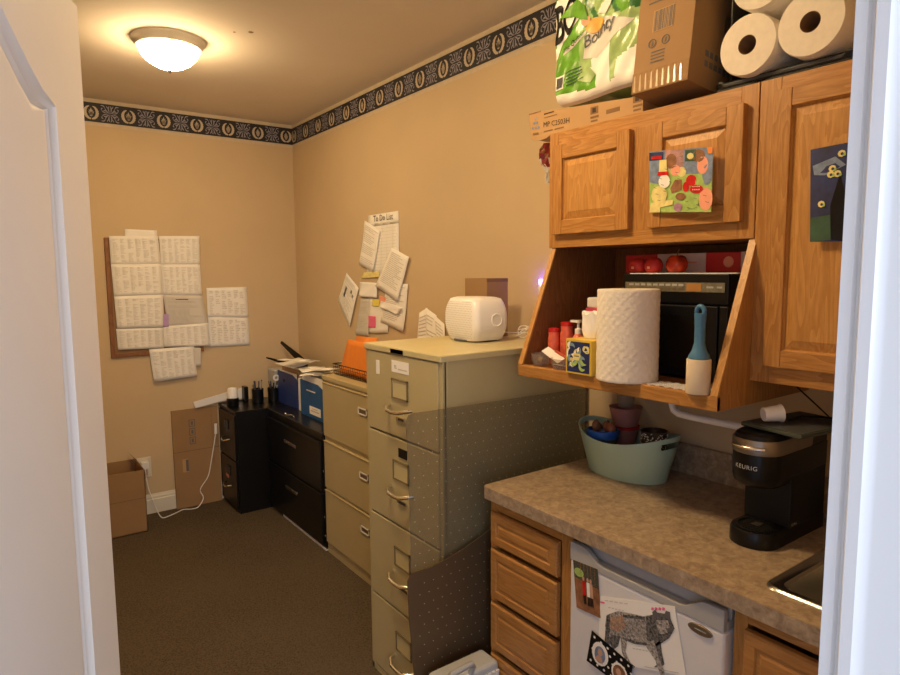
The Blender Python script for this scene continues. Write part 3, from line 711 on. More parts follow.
for i in range(23):
    for j in range(22):
        xx = 1.03+i*.0345+(.017 if j % 2 else 0); zz = .03+j*.0345; yy = y+.02*(1-zz)
        if zz > .645+max(0, xx-1.1)*.25: continue
        b.add([(xx-.0018, yy-.0005, zz), (xx, yy-.0005, zz-.0018), (xx+.0018, yy-.0005, zz), (xx, yy-.0005, zz+.0018), (xx, yy-.002, zz)], [(0, 1, 4), (1, 2, 4), (2, 3, 4), (3, 0, 4)], stud)
o = b.build('studs', t); o['kind'] = 'stuff'

# grey plastic case on the floor
t = thing('plastic_case', (1.14, 1.49, 0), 'pale grey ribbed plastic tool case standing before the brown mat', 'case')
b = B(); b.M = Matrix.Translation((1.14, 1.49, 0))
def cs(x0, x1, y0, y1, z0, z1, m_, bb): bb.box(x0, x1, y0, y1, z0, z1, m_)
cs(-.12, .10, -.045, .045, .001, .355, greyl, b); b.build('shell', t, bevel=.014, seg=3)
b = B(); b.M = Matrix.Translation((1.14, 1.49, 0))
for k in range(4): b.add([(.00+.02*k, -.052, .10), (.012+.02*k, -.052, .10), (.045+.016*k, -.052, .33), (.034+.016*k, -.052, .33), (.00+.02*k, -.044, .10), (.012+.02*k, -.044, .10), (.045+.016*k, -.044, .33), (.034+.016*k, -.044, .33)], [(0, 1, 2, 3), (0, 4, 5, 1), (1, 5, 6, 2), (2, 6, 7, 3), (3, 7, 4, 0)], wplast)
b.build('ribs', t)
b = B(); b.M = Matrix.Translation((1.14, 1.49, 0))
b.tube([(-.105, -.02, .33), (-.107, -.045, .375), (-.098, -.055, .392), (-.06, -.055, .394), (-.02, -.055, .396), (-.012, -.05, .380), (-.01, -.03, .34)], .0095, grey, n=10)
b.build('handle', t, smooth=True)
b = B(); b.M = Matrix.Translation((1.14, 1.49, 0)); b.box(-.09, -.02, -.054, -.044, .30, .325, wplast).box(-.085, -.03, -.056, -.05, .285, .298, blue)
b.build('latch', t, bevel=.002)

# ---------------------------------------------------------------- base cabinets, fridge, counter, sink
ZC = .914
def raised_front(b, x, y0, y1, z0, z1, m_, th=.018, edge=.005, ins=.026):
    def R(i, d): return [(x+d, y0+i, z0+i), (x+d, y1-i, z0+i), (x+d, y1-i, z1-i), (x+d, y0+i, z1-i)]
    b.rings([R(0, th), R(0, edge), R(edge, 0), R(ins, 0), R(ins+.003, .0035), R(ins+.010, .0035), R(ins+.016, .0005)], m_)
    b.poly(R(0, th)[::-1], m_)
t = thing('base_cabinet', (1.55, 1.335, 0), 'oak base cabinet with four stacked drawers at the end of counter', 'cabinet')
x = 1.262
b = B().box(x, 1.84, 1.492, 1.510, 0, .874, oak_v).box(x, 1.84, 1.155, 1.170, 0, .874, oak_v)
b.build('side_panel', t)
b = B().box(x-.002, x+.018, 1.482, 1.510, .06, .876, oak_v).box(x-.002, x+.018, 1.155, 1.200, .06, .876, oak_v).box(x-.001, x+.018, 1.2, 1.482, .832, .876, oak_h).box(x, x+.018, 1.2, 1.482, .06, .09, oak_h)
b.box(x+.014, x+.02, 1.17, 1.50, .06, .87, oak_dark)
b.build('face_frame', t)
B().box(x+.06, x+.075, 1.16, 1.505, 0, .06, darkm).build('toe_kick', t)
for i, (zt, zb) in enumerate(((.829, .725), (.708, .547), (.529, .374), (.356, .10))):
    d = B(); raised_front(d, 1.242, 1.204, 1.496, zb, zt, oak_base); d = d.build('drawer', t)
t = thing('base_cabinet', (1.55, .47, 0), 'oak sink base cabinet right of the small fridge', 'cabinet')
B().box(x, 1.84, .675, .690, 0, .874, oak_v).box(x, 1.84, YW+.002, .262, 0, .874, oak_v).build('side_panel', t)
b = B().box(x-.002, x+.018, .660, .690, .06, .876, oak_v).box(x-.001, x+.018, YW+.002, .66, .838, .876, oak_h).box(x, x+.018, YW+.002, .66, .655, .69, oak_h).box(x-.002, x+.018, YW+.002, .275, .06, .838, oak_v)
b.build('face_frame', t)
d = B(); raised_front(d, 1.242, .283, .661, .69, .829, oak_base); lbl(d.build('false_drawer', t), 'flat false drawer front above the doors')
for y0, y1 in ((.283, .468), (.474, .661)):
    d = B(); raised_front(d, 1.242, y0, y1, .08, .66, oak_v, ins=.045); d.build('door', t)
# counter with sink cut-out
t = thing('countertop', (1.54, .9, .876), 'mottled brown grey laminate countertop with low backsplash', 'countertop')
SX0, SX1, SY0, SY1 = 1.315, 1.74, .29, .632
c0, zc0 = 1.222, .8765
b = B()
def rc(cx, cy, r, a0, a1, n=6): return [(cx+r*math.cos(math.radians(lerp(a0, a1, i/n))), cy+r*math.sin(math.radians(lerp(a0, a1, i/n)))) for i in range(n+1)]
poly = [(1.84, .66), (1.84, 1.512)]+rc(c0+.02, 1.512-.02, .02, 90, 180)+[(c0, .66)]
b.prism([(p[0], p[1], zc0) for p in poly], (0, 0, ZC-zc0), laminate)
for a in ((c0, SX0, YW+.002, .66), (SX1, 1.84, YW+.002, .66), (SX0, SX1, SY1, .66), (SX0, SX1, YW+.002, SY0)): b.box(a[0], a[1], a[2], a[3], zc0, ZC, laminate)
b.build('worktop', t)
B().box(1.838, 1.858, YW+.002, 1.506, ZC-.03, 1.012, laminate).build('backsplash', t, bevel=.003)
t = thing('sink', (1.53, .46, .914), 'stainless steel drop in sink with rounded rim in counter corner', 'sink')
def sink_ring(i, z, r): return sq_ring(((SX0+SX1)/2, (SY0+SY1)/2), (SX1-SX0)/2+i, (SY1-SY0)/2+i, z, r)
b = B().rings([sink_ring(.024, .9142, .04), sink_ring(.022, .9175, .04), sink_ring(.017, .9205, .035), sink_ring(.010, .917, .03), sink_ring(-.004, .9165, .03)], steel, cap=False); b.build('rim', t, smooth=True)
b = B().rings([sink_ring(-.004, .9165, .03), sink_ring(-.010, .912, .035), sink_ring(-.024, .85, .04), sink_ring(-.03, .76, .05), sink_ring(-.06, .745, .05)], steel); b.build('bowl', t, smooth=True)
B().lathe([(.04, .7455), (.038, .749), (.015, .747)], ((SX0+SX1)/2, (SY0+SY1)/2, 0), chrome, n=20).build('drain', t, smooth=True)
# mini fridge
t = thing('mini_fridge', (1.5, .922, 0), 'white mini fridge with grey top trim under the counter', 'fridge')
fy0, fy1 = .697, 1.147
B().box(1.29, 1.80, fy0+.006, fy1-.006, .01, .852, greyl).build('body', t, bevel=.004)
dr = B().box(1.236, 1.282, fy0, fy1, .03, .806, fridge_m).build('door', t, bevel=.008, seg=3)
b = B()
zt = .857
# grey cap with a scooped hand recess
pts = []
for k in range(25):
    u = k/24; y = lerp(fy0+.002, fy1-.002, u); e = min(1, max(0, (min(u, 1-u)-.10)/.14)); e = e*e*(3-2*e)
    pts.append((y, zt-.032*e))
loop = [(1.234, y, z) for y, z in pts]+[(1.234, fy1-.002, .806), (1.234, fy0+.002, .806)]
b.prism(loop, (.016, 0, 0), grey); b.box(1.25, 1.284, fy0+.001, fy1-.001, .806, .826, grey).box(1.262, 1.284, fy0+.001, fy1-.001, .826, zt, grey)
lbl(b.build('handle_trim', dr, bevel=.0025), 'grey trim with scooped hand grip')
b = B(); b.M = Matrix.Translation((1.2345, .754, .788)); ring = lambda r, d: [(d, .030*r*math.cos(a*PI/12), .0115*r*math.sin(a*PI/12)) for a in range(24)]
b.rings([ring(1, .002), ring(1, -.002), ring(.92, -.003), ring(.86, -.0026), ring(.05, -.0026)], bronze); b.box(-.0034, -.003, -.016, .012, -.0006, .0012, greyl)
lbl(b.build('badge', dr), 'oval bronze badge')

# ---- papers on the fridge door
XFR = 1.2345
def fpt(u, v, pts, d=0):
    a = lerp(Vector(pts[0]), Vector(pts[1]), u); c = lerp(Vector(pts[3]), Vector(pts[2]), u); p = lerp(a, c, v); return (XFR-.0012-d, p.x, p.y)
def card(name, pts, base, label, cat, draw, d0=0):
    b = B(); b.prism([fpt(0, 0, pts, d0), fpt(1, 0, pts, d0), fpt(1, 1, pts, d0), fpt(0, 1, pts, d0)], (.0010, 0, 0), base)
    def pl(uv, m_, lay=1): b.poly([fpt(u, v, pts, d0+.0005*lay) for u, v in uv], m_)
    def el(cu, cv, ru, rv, m_, lay=1, n=16): pl([(cu+ru*math.cos(2*PI*k/n), cv+rv*math.sin(2*PI*k/n)) for k in range(n)], m_, lay)
    draw(pl, el); return tag(b.build(name), label, cat)
def d_photo(pl, el):
    pl([(0, 0), (1, 0), (1, .42), (0, .35)], mat('foliage print', (.07, .075, .05), .7, var=.9, scale=330, detail=5)); pl([(0, .35), (1, .42), (1, 1), (0, 1)], sbrown)
    el(.22, .22, .2, .09, lime, 2)
    for k in range(5): pl([(.3+.14*k, 0), (.325+.14*k, 0), (.32+.14*k, .36), (.305+.14*k, .36)], sbrown, 3)
    for cx, c in ((.40, red), (.58, white), (.70, skin)):
        pl([(cx-.06, .36), (cx+.06, .36), (cx+.07, .66), (cx-.07, .66)], c, 3); pl([(cx-.05, .66), (cx-.01, .66), (cx-.01, .84), (cx-.05, .84)], black, 3); pl([(cx+.01, .66), (cx+.05, .66), (cx+.05, .84), (cx+.01, .84)], black, 3); el(cx, .31, .045, .045, skin, 4)
card('photograph', [(1.133, .809), (1.048, .815), (1.035, .687), (1.118, .680)], sbrown, 'small colour photo of people outdoors at top left of the fridge door', 'photo', d_photo)
WP = [(1.037, .747), (.819, .815), (.784, .662), (1.043, .567)]
furm = mat('charcoal sketch', (.12, .115, .11), .9, var=.95, scale=170, detail=6); furl = mat('light charcoal sketch', (.36, .33, .30), .9, var=.8, scale=170, detail=6); furb = mat('warm sketch shading', (.45, .28, .18), .9, var=.35, scale=180)
def d_wolf(pl, el):
    def z2(p):
        u, v = .5, .5
        for _ in range(4): v = (p[1]-lerp(280, 330, u))/lerp(320, 350, u); u = (p[0]-lerp(205, 190, v))/lerp(370, 442, v)
        return (u, v)
    def P(ps, m_, lay=1): pl([z2(p) for p in ps], m_, lay)
    P([(240, 375), (300, 355), (370, 368), (430, 382), (480, 372), (520, 400), (520, 500), (470, 525), (400, 515), (330, 495), (250, 470), (232, 430)], furl)
    P([(445, 385), (500, 362), (550, 370), (578, 440), (555, 490), (500, 530), (450, 500)], furm, 2)
    P([(482, 392), (474, 360), (488, 346), (510, 380)], inkd, 3); P([(526, 382), (538, 352), (556, 358), (560, 402)], inkd, 3)
    P([(492, 400), (545, 398), (560, 440), (545, 465), (515, 470), (498, 440)], furl, 3); P([(540, 440), (570, 436), (574, 450), (548, 462)], inkd, 4); P([(510, 418), (524, 420), (520, 426), (510, 424)], inkd, 4); P([(540, 415), (550, 417), (548, 423), (540, 421)], inkd, 4)
    P([(262, 385), (330, 378), (345, 440), (300, 460), (262, 440)], furb, 2)
    P([(240, 380), (262, 366), (256, 470), (268, 505), (250, 540), (232, 500)], furm, 3)
    P([(262, 470), (318, 480), (305, 530), (280, 548), (262, 520)], furm, 2)
    P([(315, 480), (352, 495), (345, 560), (368, 610), (395, 635), (385, 645), (352, 628), (325, 560)], furl, 2)
    P([(440, 515), (485, 500), (505, 580), (535, 650), (540, 690), (520, 680), (492, 600), (455, 545)], furl, 3)
    P([(490, 520), (515, 500), (522, 560), (535, 620), (520, 640), (486, 636), (512, 610), (500, 560)], furm, 2)
    P([(330, 372), (440, 384), (440, 400), (330, 385)], furm, 3); P([(330, 485), (400, 508), (450, 515), (448, 528), (390, 520), (330, 496)], furm, 3)
    for k in range(70):
        x_ = 250+k*3.7; y_ = 392+85*((k*37 % 100)/100); P([(x_, y_), (x_+2, y_), (x_+9, y_+19), (x_+7.5, y_+20)], inkd, 4)
    P([(440, 632), (600, 662), (600, 665), (440, 636)], ink, 1)
    for k in range(5): P([(230+k*26, 300+k*4), (248+k*26, 302+k*4), (248+k*26, 306+k*4), (230+k*26, 304+k*4)], ink, 1); P([(250+k*18, 335+k*4), (262+k*18, 337+k*4), (262+k*18, 341+k*4), (250+k*18, 339+k*4)], ink, 1); P([(380+k*16, 540+k*3), (392+k*16, 542+k*3), (392+k*16, 546+k*3), (380+k*16, 544+k*3)], ink, 1)
    for k in range(4): P([(470+k*17, 334), (482+k*17, 338), (480+k*17, 352), (468+k*17, 348)], pink, 2)
    P([(205, 305), (230, 310), (230, 318), (206, 314)], pink, 2)
card('wolf_drawing', WP, white, 'charcoal drawing of a standing wolf on white paper on the fridge door', 'drawing', d_wolf)
def d_dots(pl, el):
    for i in range(6):
        for j in range(5):
            el(.09+.165*i+(.08 if j % 2 else 0), .12+.19*j, .028, .04, wplast, 1, 8)
    el(.28, .48, .20, .36, white, 2); el(.28, .50, .13, .26, lblue, 3); el(.28, .42, .06, .11, skin, 4); pl([(.18, .72), (.24, .54), (.34, .54), (.38, .72)], skin, 4)
    el(.76, .60, .19, .34, white, 2); el(.76, .60, .15, .27, sbrown, 3); el(.74, .56, .06, .12, skin, 4)
card('photo_card', [(1.061, .642), (.929, .613), (.939, .536), (1.077, .549)], black, 'black card with white dots and two round baby photos, overlapping the wolf drawing', 'card', d_dots, .0035)

# ---------------------------------------------------------------- wall cabinets
def panel_door(b, x, y0, y1, z0, z1, sw=.05, th=.02):
    e = .0
    b.box(x, x+th, y0, y0+sw, z0, z1, oak_v).box(x, x+th, y1-sw, y1, z0, z1, oak_v)
    b.box(x+.0005, x+th, y0+sw+.0006, y1-sw-.0006, z1-sw, z1, oak_h).box(x+.0005, x+th, y0+sw+.0006, y1-sw-.0006, z0, z0+sw, oak_h)
    def R(i, d): return [(x+d, y0+i, z0+i), (x+d, y1-i, z0+i), (x+d, y1-i, z1-i), (x+d, y0+i, z1-i)]
    b2 = B().rings([R(sw-.001, .006), R(sw+.003, .012), R(sw+.026, .004)], oak_panel)
    return b, b2
XC = 1.54; y0c, y1c = .835, 1.542
t = thing('wall_cabinet', (1.69, 1.186, 1.247), 'oak wall cabinet with two small doors above an open slanted shelf bay', 'cabinet')
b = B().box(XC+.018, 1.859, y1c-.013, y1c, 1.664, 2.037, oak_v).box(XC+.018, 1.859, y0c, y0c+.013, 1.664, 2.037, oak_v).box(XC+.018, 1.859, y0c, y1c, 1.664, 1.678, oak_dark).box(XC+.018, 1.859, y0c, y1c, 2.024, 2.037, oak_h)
b.build('case', t)
b = B().box(XC, XC+.018, y1c-.04, y1c, 1.664, 2.037, oak_v).box(XC, XC+.018, y0c, y0c+.045, 1.664, 2.037, oak_v).box(XC, XC+.018, 1.12, 1.215, 1.704, 1.995, oak_v)
b.box(XC+.0004, XC+.018, y0c+.045, y1c-.04, 1.99, 2.037, oak_h).box(XC+.0004, XC+.018, y0c+.045, y1c-.04, 1.664, 1.708, oak_h)
b.build('face_frame', t, bevel=.0012)
for a, c in ((1.204, 1.514), (.862, 1.138)):
    b, b2 = panel_door(B(), 1.52, a, c, 1.706, 1.992, sw=.045)
    d = b.build('door', t, bevel=.0018); b2.build('raised_panel', d)
for y in (.829, 1.514):
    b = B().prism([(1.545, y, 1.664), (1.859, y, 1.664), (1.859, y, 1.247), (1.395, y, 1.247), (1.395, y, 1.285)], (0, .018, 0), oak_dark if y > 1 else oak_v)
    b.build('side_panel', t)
for y in (.8285, 1.5135):      # slanted front edging
    b = B().prism([(1.543, y, 1.660), (1.549, y, 1.660), (1.401, y, 1.285), (1.3935, y, 1.285)], (0, .019, 0), oak_panel); b.build('edge_trim', t)
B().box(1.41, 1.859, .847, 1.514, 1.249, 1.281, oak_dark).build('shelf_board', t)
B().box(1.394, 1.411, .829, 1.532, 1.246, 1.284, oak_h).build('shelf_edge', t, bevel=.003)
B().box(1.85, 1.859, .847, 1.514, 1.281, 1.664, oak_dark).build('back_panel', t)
yt0, yt1 = YW+.003, .832
t = thing('wall_cabinet', (1.69, .54, 1.309), 'tall oak wall cabinet with one raised panel door next to the door frame', 'cabinet')
b = B().box(XC+.018, 1.859, yt1-.013, yt1, 1.309, 2.037, oak_v).box(XC+.018, 1.859, yt0, yt0+.013, 1.309, 2.037, oak_v).box(XC+.018, 1.859, yt0, yt1, 1.315, 1.33, oak_dark).box(XC+.018, 1.859, yt0, yt1, 2.024, 2.037, oak_h)
b.build('case', t)
b = B().box(XC, XC+.018, yt1-.05, yt1, 1.309, 2.037, oak_v).box(XC, XC+.018, yt0, yt0+.05, 1.309, 2.037, oak_v).box(XC+.0004, XC+.018, yt0+.05, yt1-.05, 1.99, 2.037, oak_h).box(XC+.0004, XC+.018, yt0+.05, yt1-.05, 1.309, 1.365, oak_h)
b.build('face_frame', t, bevel=.0012)
b, b2 = panel_door(B(), 1.52, .285, .790, 1.352, 2.003, sw=.042)
d = b.build('door', t, bevel=.0018); b2.build('raised_panel', d)

# drawing and dark painted card on the doors
def door_card(name, pts, base, label, cat, draw, thick=.0012, bow=0):
    b = B(); P = [Vector(p) for p in pts]
    def F(u, v, d=0):
        p = lerp(lerp(P[0], P[1], u), lerp(P[3], P[2], u), v); return p+Vector((-d-bow*math.sin(PI*u), 0, 0))
    N_ = 6
    b.rings([[F(i/N_, j/N_) for i in range(N_+1)] for j in range(N_+1)], base, close=False, cap=False)
    b.rings([[F(i/N_, j/N_, -thick) for i in range(N_+1)] for j in range(N_+1)], white, close=False, cap=False)
    def pl(uv, m_, lay=1): b.poly([F(u, v, .0006*lay) for u, v in uv], m_)
    def el(cu, cv, ru, rv, m_, lay=1, n=14): pl([(cu+ru*math.cos(2*PI*k/n), cv+rv*math.sin(2*PI*k/n)) for k in range(n)], m_, lay)
    draw(pl, el); return tag(b.build(name), label, cat)
def d_kids(pl, el):
    pl([(0, 0), (.28, 0), (.28, .30), (0, .30)], lblue); pl([(.0, .02), (.25, .02), (.25, .15), (0, .15)], nightblue, 2); pl([(.04, .08), (.22, .08), (.22, .13), (.04, .13)], red, 3)
    pl([(.28, 0), (.58, 0), (.58, .30), (.28, .30)], mat('dusty rose print', (.45, .25, .25), .8, var=.3, scale=70)); pl([(.58, 0), (1, 0), (1, .4), (.58, .4)], lblue)
    pl([(.60, .02), (.76, .02), (.76, .2), (.60, .2)], fgreen, 2); el(.68, .12, .05, .05, lyel, 3)
    pl([(0, .30), (1, .30), (1, 1), (0, 1)], lime); pl([(0, .30), (.2, .30), (.2, .55), (0, .5)], lblue, 2)
    for c in ((.38, .18, .09, .12, sbrown), (.45, .33, .08, .09, coral), (.55, .36, .07, .08, lyel), (.80, .12, .09, .10, sbrown), (.86, .27, .08, .14, coral), (.93, .42, .07, .16, lblue), (.70, .50, .08, .09, red), (.83, .52, .07, .07, lime), (.78, .64, .10, .07, red), (.92, .80, .10, .18, coral), (.62, .60, .05, .08, red), (.70, .86, .12, .09, lime), (.50, .92, .07, .07, mat('mauve print', (.42, .22, .34), .8, var=.3, scale=70))): el(*c, lay=2)
    pl([(.45, .48), (.56, .48), (.55, .64), (.40, .70), (.37, .62)], sbrown, 3); el(.54, .75, .08, .06, sbrown, 3)
    el(.18, .72, .14, .15, lyel, 4); el(.27, .50, .10, .11, white, 4); pl([(.16, .34), (.34, .34), (.35, .40), (.15, .40)], red, 5); pl([(.19, .15), (.31, .15), (.32, .34), (.18, .34)], lyel, 5)
    pl([(.15, .82), (.42, .80), (.42, .88), (.2, .92)], lyel, 4); pl([(.03, .85), (.2, .8), (.2, 1), (.0, 1)], lyel, 4)
    for k in range(30):
        u = .06+.9*((k*37) % 100)/100; v = .08+.86*((k*61) % 100)/100; pl([(u, v), (u+.05, v+.015), (u+.05, v+.022), (u, v+.007)], inkd, 6)
    for k in range(8): el(.74+.03*(k % 4), .60+.05*(k//4), .008, .010, white, 7, 6)
    pl([(.92, .0), (1, .0), (1, .10), (.94, .10)], orange, 5)
door_card('kids_drawing', [(1.50, 1.118, 1.912), (1.497, .925, 1.894), (1.495, .924, 1.733), (1.512, 1.121, 1.748)], lime, 'colourful hand coloured picture taped to the right small cabinet door', 'drawing', d_kids, bow=.004)
def d_night(pl, el):
    pl([(0, .74), (.42, .72), (.44, .98), (.02, 1)], fgreen, 1); pl([(.42, .62), (.60, .30), (.75, .62), (.78, 1), (.44, .98)], black, 2)
    pl([(.05, .18), (.5, .12), (.7, .22), (.3, .30), (.08, .28)], lblue, 1)
    for c in ((.45, .24), (.55, .30), (.42, .30), (.24, .60), (.80, .52), (.62, .10), (.85, .25)): el(c[0], c[1], .075, .036, lyel, 3, 8); el(c[0]+.01, c[1]+.004, .03, .016, nightblue, 4, 7); el(c[0]+.05, c[1]+.012, .035, .02, lime, 4, 6)
door_card('painted_card', [(1.512, .697, 1.853), (1.512, .590, 1.857), (1.510, .585, 1.645), (1.505, .685, 1.648)], nightblue, 'dark blue painted paper with yellow flowers on the tall cabinet door', 'painting', d_night, bow=.003)

# ---------------------------------------------------------------- on top of the wall cabinets
ZT = 2.037
t = thing('cardboard_box', (1.64, 1.42, ZT), 'long flat brown printed carton lying along the top of the oak cabinet', 'box')
b = B().prism([(1.545, 1.178, ZT+.001), (1.545, 1.178, ZT+.045), (1.545, 1.648, ZT+.088), (1.545, 1.638, ZT+.001)], (.21, 0, 0), kraft_l)
b.prism([(1.545, 1.638, ZT+.0012), (1.545, 1.625, ZT-.004), (1.545, 1.595, ZT-.010), (1.545, 1.565, ZT-.008), (1.545, 1.541, ZT+.0012)], (.004, 0, 0), kraft_l)
cink = mat('faded brown print', (.24, .13, .055), .8); cinkd = mat('dark brown print', (.05, .03, .02), .8)
u = (0, -1, -.06); v = (0, 0, 1); xx = 1.5438
b.text('MP C2503H', (xx, 1.578, ZT+.030), u, v, .024, cinkd)
b.text('RICOH', (xx, 1.628, ZT+.012), u, v, .011, cinkd) if False else b.poly([(xx, 1.628, ZT+.012), (xx, 1.600, ZT+.010), (xx, 1.600, ZT+.018), (xx, 1.628, ZT+.020)], cink)
for (yy, zz) in ((1.614, .066), (1.621, .052), (1.607, .051), (1.628, .036), (1.614, .035), (1.600, .034)):
    b.lathe([(.0048, 0), (.0048, -.0003)], (xx, yy, ZT+zz), lblue, n=8, axis='x')
b.box(xx, xx+.001, 1.53, 1.575, ZT+.070, ZT+.074, cinkd).box(xx, xx+.001, 1.515, 1.574, ZT+.059, ZT+.061, cink).box(xx, xx+.001, 1.535, 1.575, ZT+.013, ZT+.017, cink).box(xx, xx+.001, 1.485, 1.525, ZT+.012, ZT+.016, cink)
b.box(xx, xx+.001, 1.59, 1.648, ZT+.0835, ZT+.0865, sbrown)
for y_ in (1.36, 1.20):
    b.box(xx, xx+.001, y_-.018, y_+.012, ZT+.030, ZT+.052, cink).box(xx-.0003, xx+.001, y_-.010, y_+.004, ZT+.034, ZT+.048, cinkd).box(xx, xx+.001, y_-.020, y_+.012, ZT+.018, ZT+.024, cink).box(xx, xx+.001, y_-.016, y_+.010, ZT+.007, ZT+.012, cink)
b.box(xx, xx+.001, 1.26, 1.31, ZT+.020, ZT+.032, cink)
b.build('carton', t)
# paper towel multipack in green film
t = thing('paper_towel_pack', (1.63, 1.35, 2.123), 'green and white film wrapped paper towel multipack on the long carton', 'pack')
b = B(); NU, NV = 70, 70; py0, py1, pz0, pz1 = 1.530, 1.175, 2.124, 2.50
def pack(u, v, d=0):
    n_ = .004*math.sin(u*17+v*5)*math.sin(v*13+u*4)+.003*math.sin(u*31-v*23)
    edge = min(1, u*22, (1-u)*7); ev = min(1, min(v, 1-v)*9)
    bul = .030*math.sqrt(max(0, edge*(2-edge)))*math.sqrt(max(.0, ev*(2-ev)))*(1+.18*abs(math.sin(u*2*PI)))
    lo = pz0+.014*max(0, 1-edge)-.004*math.sin(u*PI*2)
    return Vector((1.575-bul-n_*edge*ev-d, lerp(py0+.004, py1, u), lerp(lo, pz1, v)))
def pcol(u, v):
    if v < .07+.02*math.sin(u*9): return white
    if u < .30+.10*(v-.1) and v < .62: return green
    if u < .5 and v < .16: return green
    if v > .60-.10*(u-.4) and u > .36: return green3 if u > .86 or (u+v*.6) % .21 < .05 else (green2 if u < .62 else green if (u*2+v) % .5 < .3 else green2)
    if v > .62: return green if v < .72 or u > .2 else green3
    if v < .44 and .40+.22*v < u < .66: return white
    if u > .72 and v < .22+.25*(u-.72): return white
    return green2
vs = [pack(i/NU, j/NV) for j in range(NV+1) for i in range(NU+1)]
for j in range(NV):
    for i in range(NU):
        u, v = (i+.5)/NU, (j+.5)/NV
        b.add([vs[j*(NU+1)+i], vs[j*(NU+1)+i+1], vs[(j+1)*(NU+1)+i+1], vs[(j+1)*(NU+1)+i]], [(0, 1, 2, 3)], pcol(u, v))
b.rings([[(1.575, py0+.004, pz0+.014), (1.575, py1, pz0+.014), (1.575, py1, pz1), (1.575, py0+.004, pz1)], [(1.76, py0, pz0+.002), (1.76, py1, pz0+.002), (1.76, py1, pz1-.01), (1.76, py0, pz1-.01)]], green2)
def fine(vs_, fs_, fn, m_):
    bm = bmesh.new(); V_ = [bm.verts.new((p[0], p[1], 0)) for p in vs_]
    for f in fs_:
        try: bm.faces.new([V_[i] for i in f])
        except ValueError: pass
    bmesh.ops.triangulate(bm, faces=bm.faces)
    for _ in range(3):
        ed = [e for e in bm.edges if e.calc_length() > .05]
        if ed: bmesh.ops.subdivide_edges(bm, edges=ed, cuts=1); bmesh.ops.triangulate(bm, faces=[f for f in bm.faces if len(f.verts) > 3])
    bm.verts.index_update(); b.add([fn(min(max(v_.co.x, 0), 1), min(max(v_.co.y, 0), 1)) for v_ in bm.verts], [[v_.index for v_ in f.verts] for f in bm.faces], m_); bm.free()
def ptext(s_, u0, v0, ang, sx, sy, m_, lay, fat=0):
    cu = bpy.data.curves.new('t', 'FONT'); cu.body = s_; cu.size = 1; cu.resolution_u = 3; cu.space_character = .92; cu.offset = fat
    ob = bpy.data.objects.new('t', cu); me = ob.to_mesh(); ca, sa = math.cos(ang), math.sin(ang)
    pv = [(u0+(p.co.x*sx+p.co.y*.12*sy)*ca-p.co.y*sy*sa*.3, v0+p.co.x*sx*sa+p.co.y*sy) for p in me.vertices]
    fine(pv, [list(p.vertices) for p in me.polygons], lambda u, v: pack(u, v, .0016+.0012*lay), m_)
    ob.to_mesh_clear(); bpy.data.objects.remove(ob); bpy.data.curves.remove(cu)
def ppoly(uv, m_, lay): fine(uv, [list(range(len(uv)))], lambda u, v: pack(u, v, .0012+.0012*lay), m_)
ppoly([(.015, .36), (.06, .40), (.12, .52), (.24, .57), (.34, .66), (.37, .86), (.02, .86)], white, 0)
ptext('BO', .03, .50, .30, .21, .42, black, 2, .02)
ppoly([(.36, .32), (.52, .28), (.60, .34), (.90, .47), (.60, .58), (.44, .54)], paper2, 0)
ptext('Bounty', .385, .385, .30, .125, .135, greyd, 2, .004)
ppoly([(.14, .39), (.40, .50), (.42, .54), (.16, .43)], paper2, 0)
ptext('The Quilted', .15, .405, .40, .055, .055, black, 2)
ppoly([(.50+.095*math.cos(k*PI/6), .54+.055*math.sin(k*PI/6)) for k in range(12)], mat('peach print', (.85, .42, .08), .4), 3)
ppoly([(.40+.05*math.cos(k*PI/6), .60+.035*math.sin(k*PI/6)) for k in range(12)], coral, 3)
ppoly([(.04, .12), (.145, .13), (.15, .245), (.045, .235)], white, 0); ppoly([(.055, .135), (.13, .142), (.135, .228), (.06, .222)], greyd, 2)
for k in range(5): ppoly([(.18, .14+.024*k), (.38-.01*k, .165+.024*k), (.38-.01*k, .174+.024*k), (.18, .149+.024*k)], fgreen, 1)
ppoly([(.62, .70), (.74, .66), (.84, .80), (.72, .84)], blue2, 1); ppoly([(.54, .62), (.60, .60), (.70, .72), (.64, .75)], white, 2)
ppoly([(.08, .70), (.25, .68), (.42, .60), (.40, .72), (.30, .80)], green, 4)
ppoly([(.30, .16), (.44, .11), (.50, .16), (.40, .28)], green2, 1)
b.build('film_wrap', t, smooth='all')
# tall brown carton leaning back
t = thing('cardboard_box', (1.62, 1.083, 2.04), 'tall brown carton with printed barcode leaning out over the cabinet front', 'box')
Mx = Matrix.Translation((1.763, 0, ZT+.002)) @ Matrix.Rotation(math.radians(7), 4, 'Y')
b = B(); b.M = Mx; b.box(-.28, 0, .996, 1.171, 0, .46, kraft); CB_ = b
b = B(); b.M = Mx; b.box(-.2812, -.2798, .996, 1.171, .001, .055, tape).box(-.28, -.22, .9953, 1.1715, -.0006, .0004, tape)
for k in range(9): b.add([(-.2816, 1.165-.018*k, .004), (-.2816, 1.158-.018*k, .003), (-.2816, 1.163-.018*k, .05), (-.2816, 1.166-.018*k, .046)], [(0, 1, 2, 3)], tape_g)  # thin streaks painted as glints, tape itself is smooth here
lbl(b.build('tape', t), 'shiny clear packing tape')
b = CB_; x_ = -.2812
b.box(x_, x_+.001, 1.056, 1.121, .155, .213, kraft_l)
yy = 1.118
rnd = random.Random(3)
while yy > 1.058:
    w_ = rnd.choice((.001, .002, .003)); b.box(x_-.0003, x_, yy-w_, yy, .157, .211, inkd); yy -= w_+rnd.choice((.001, .002, .002))
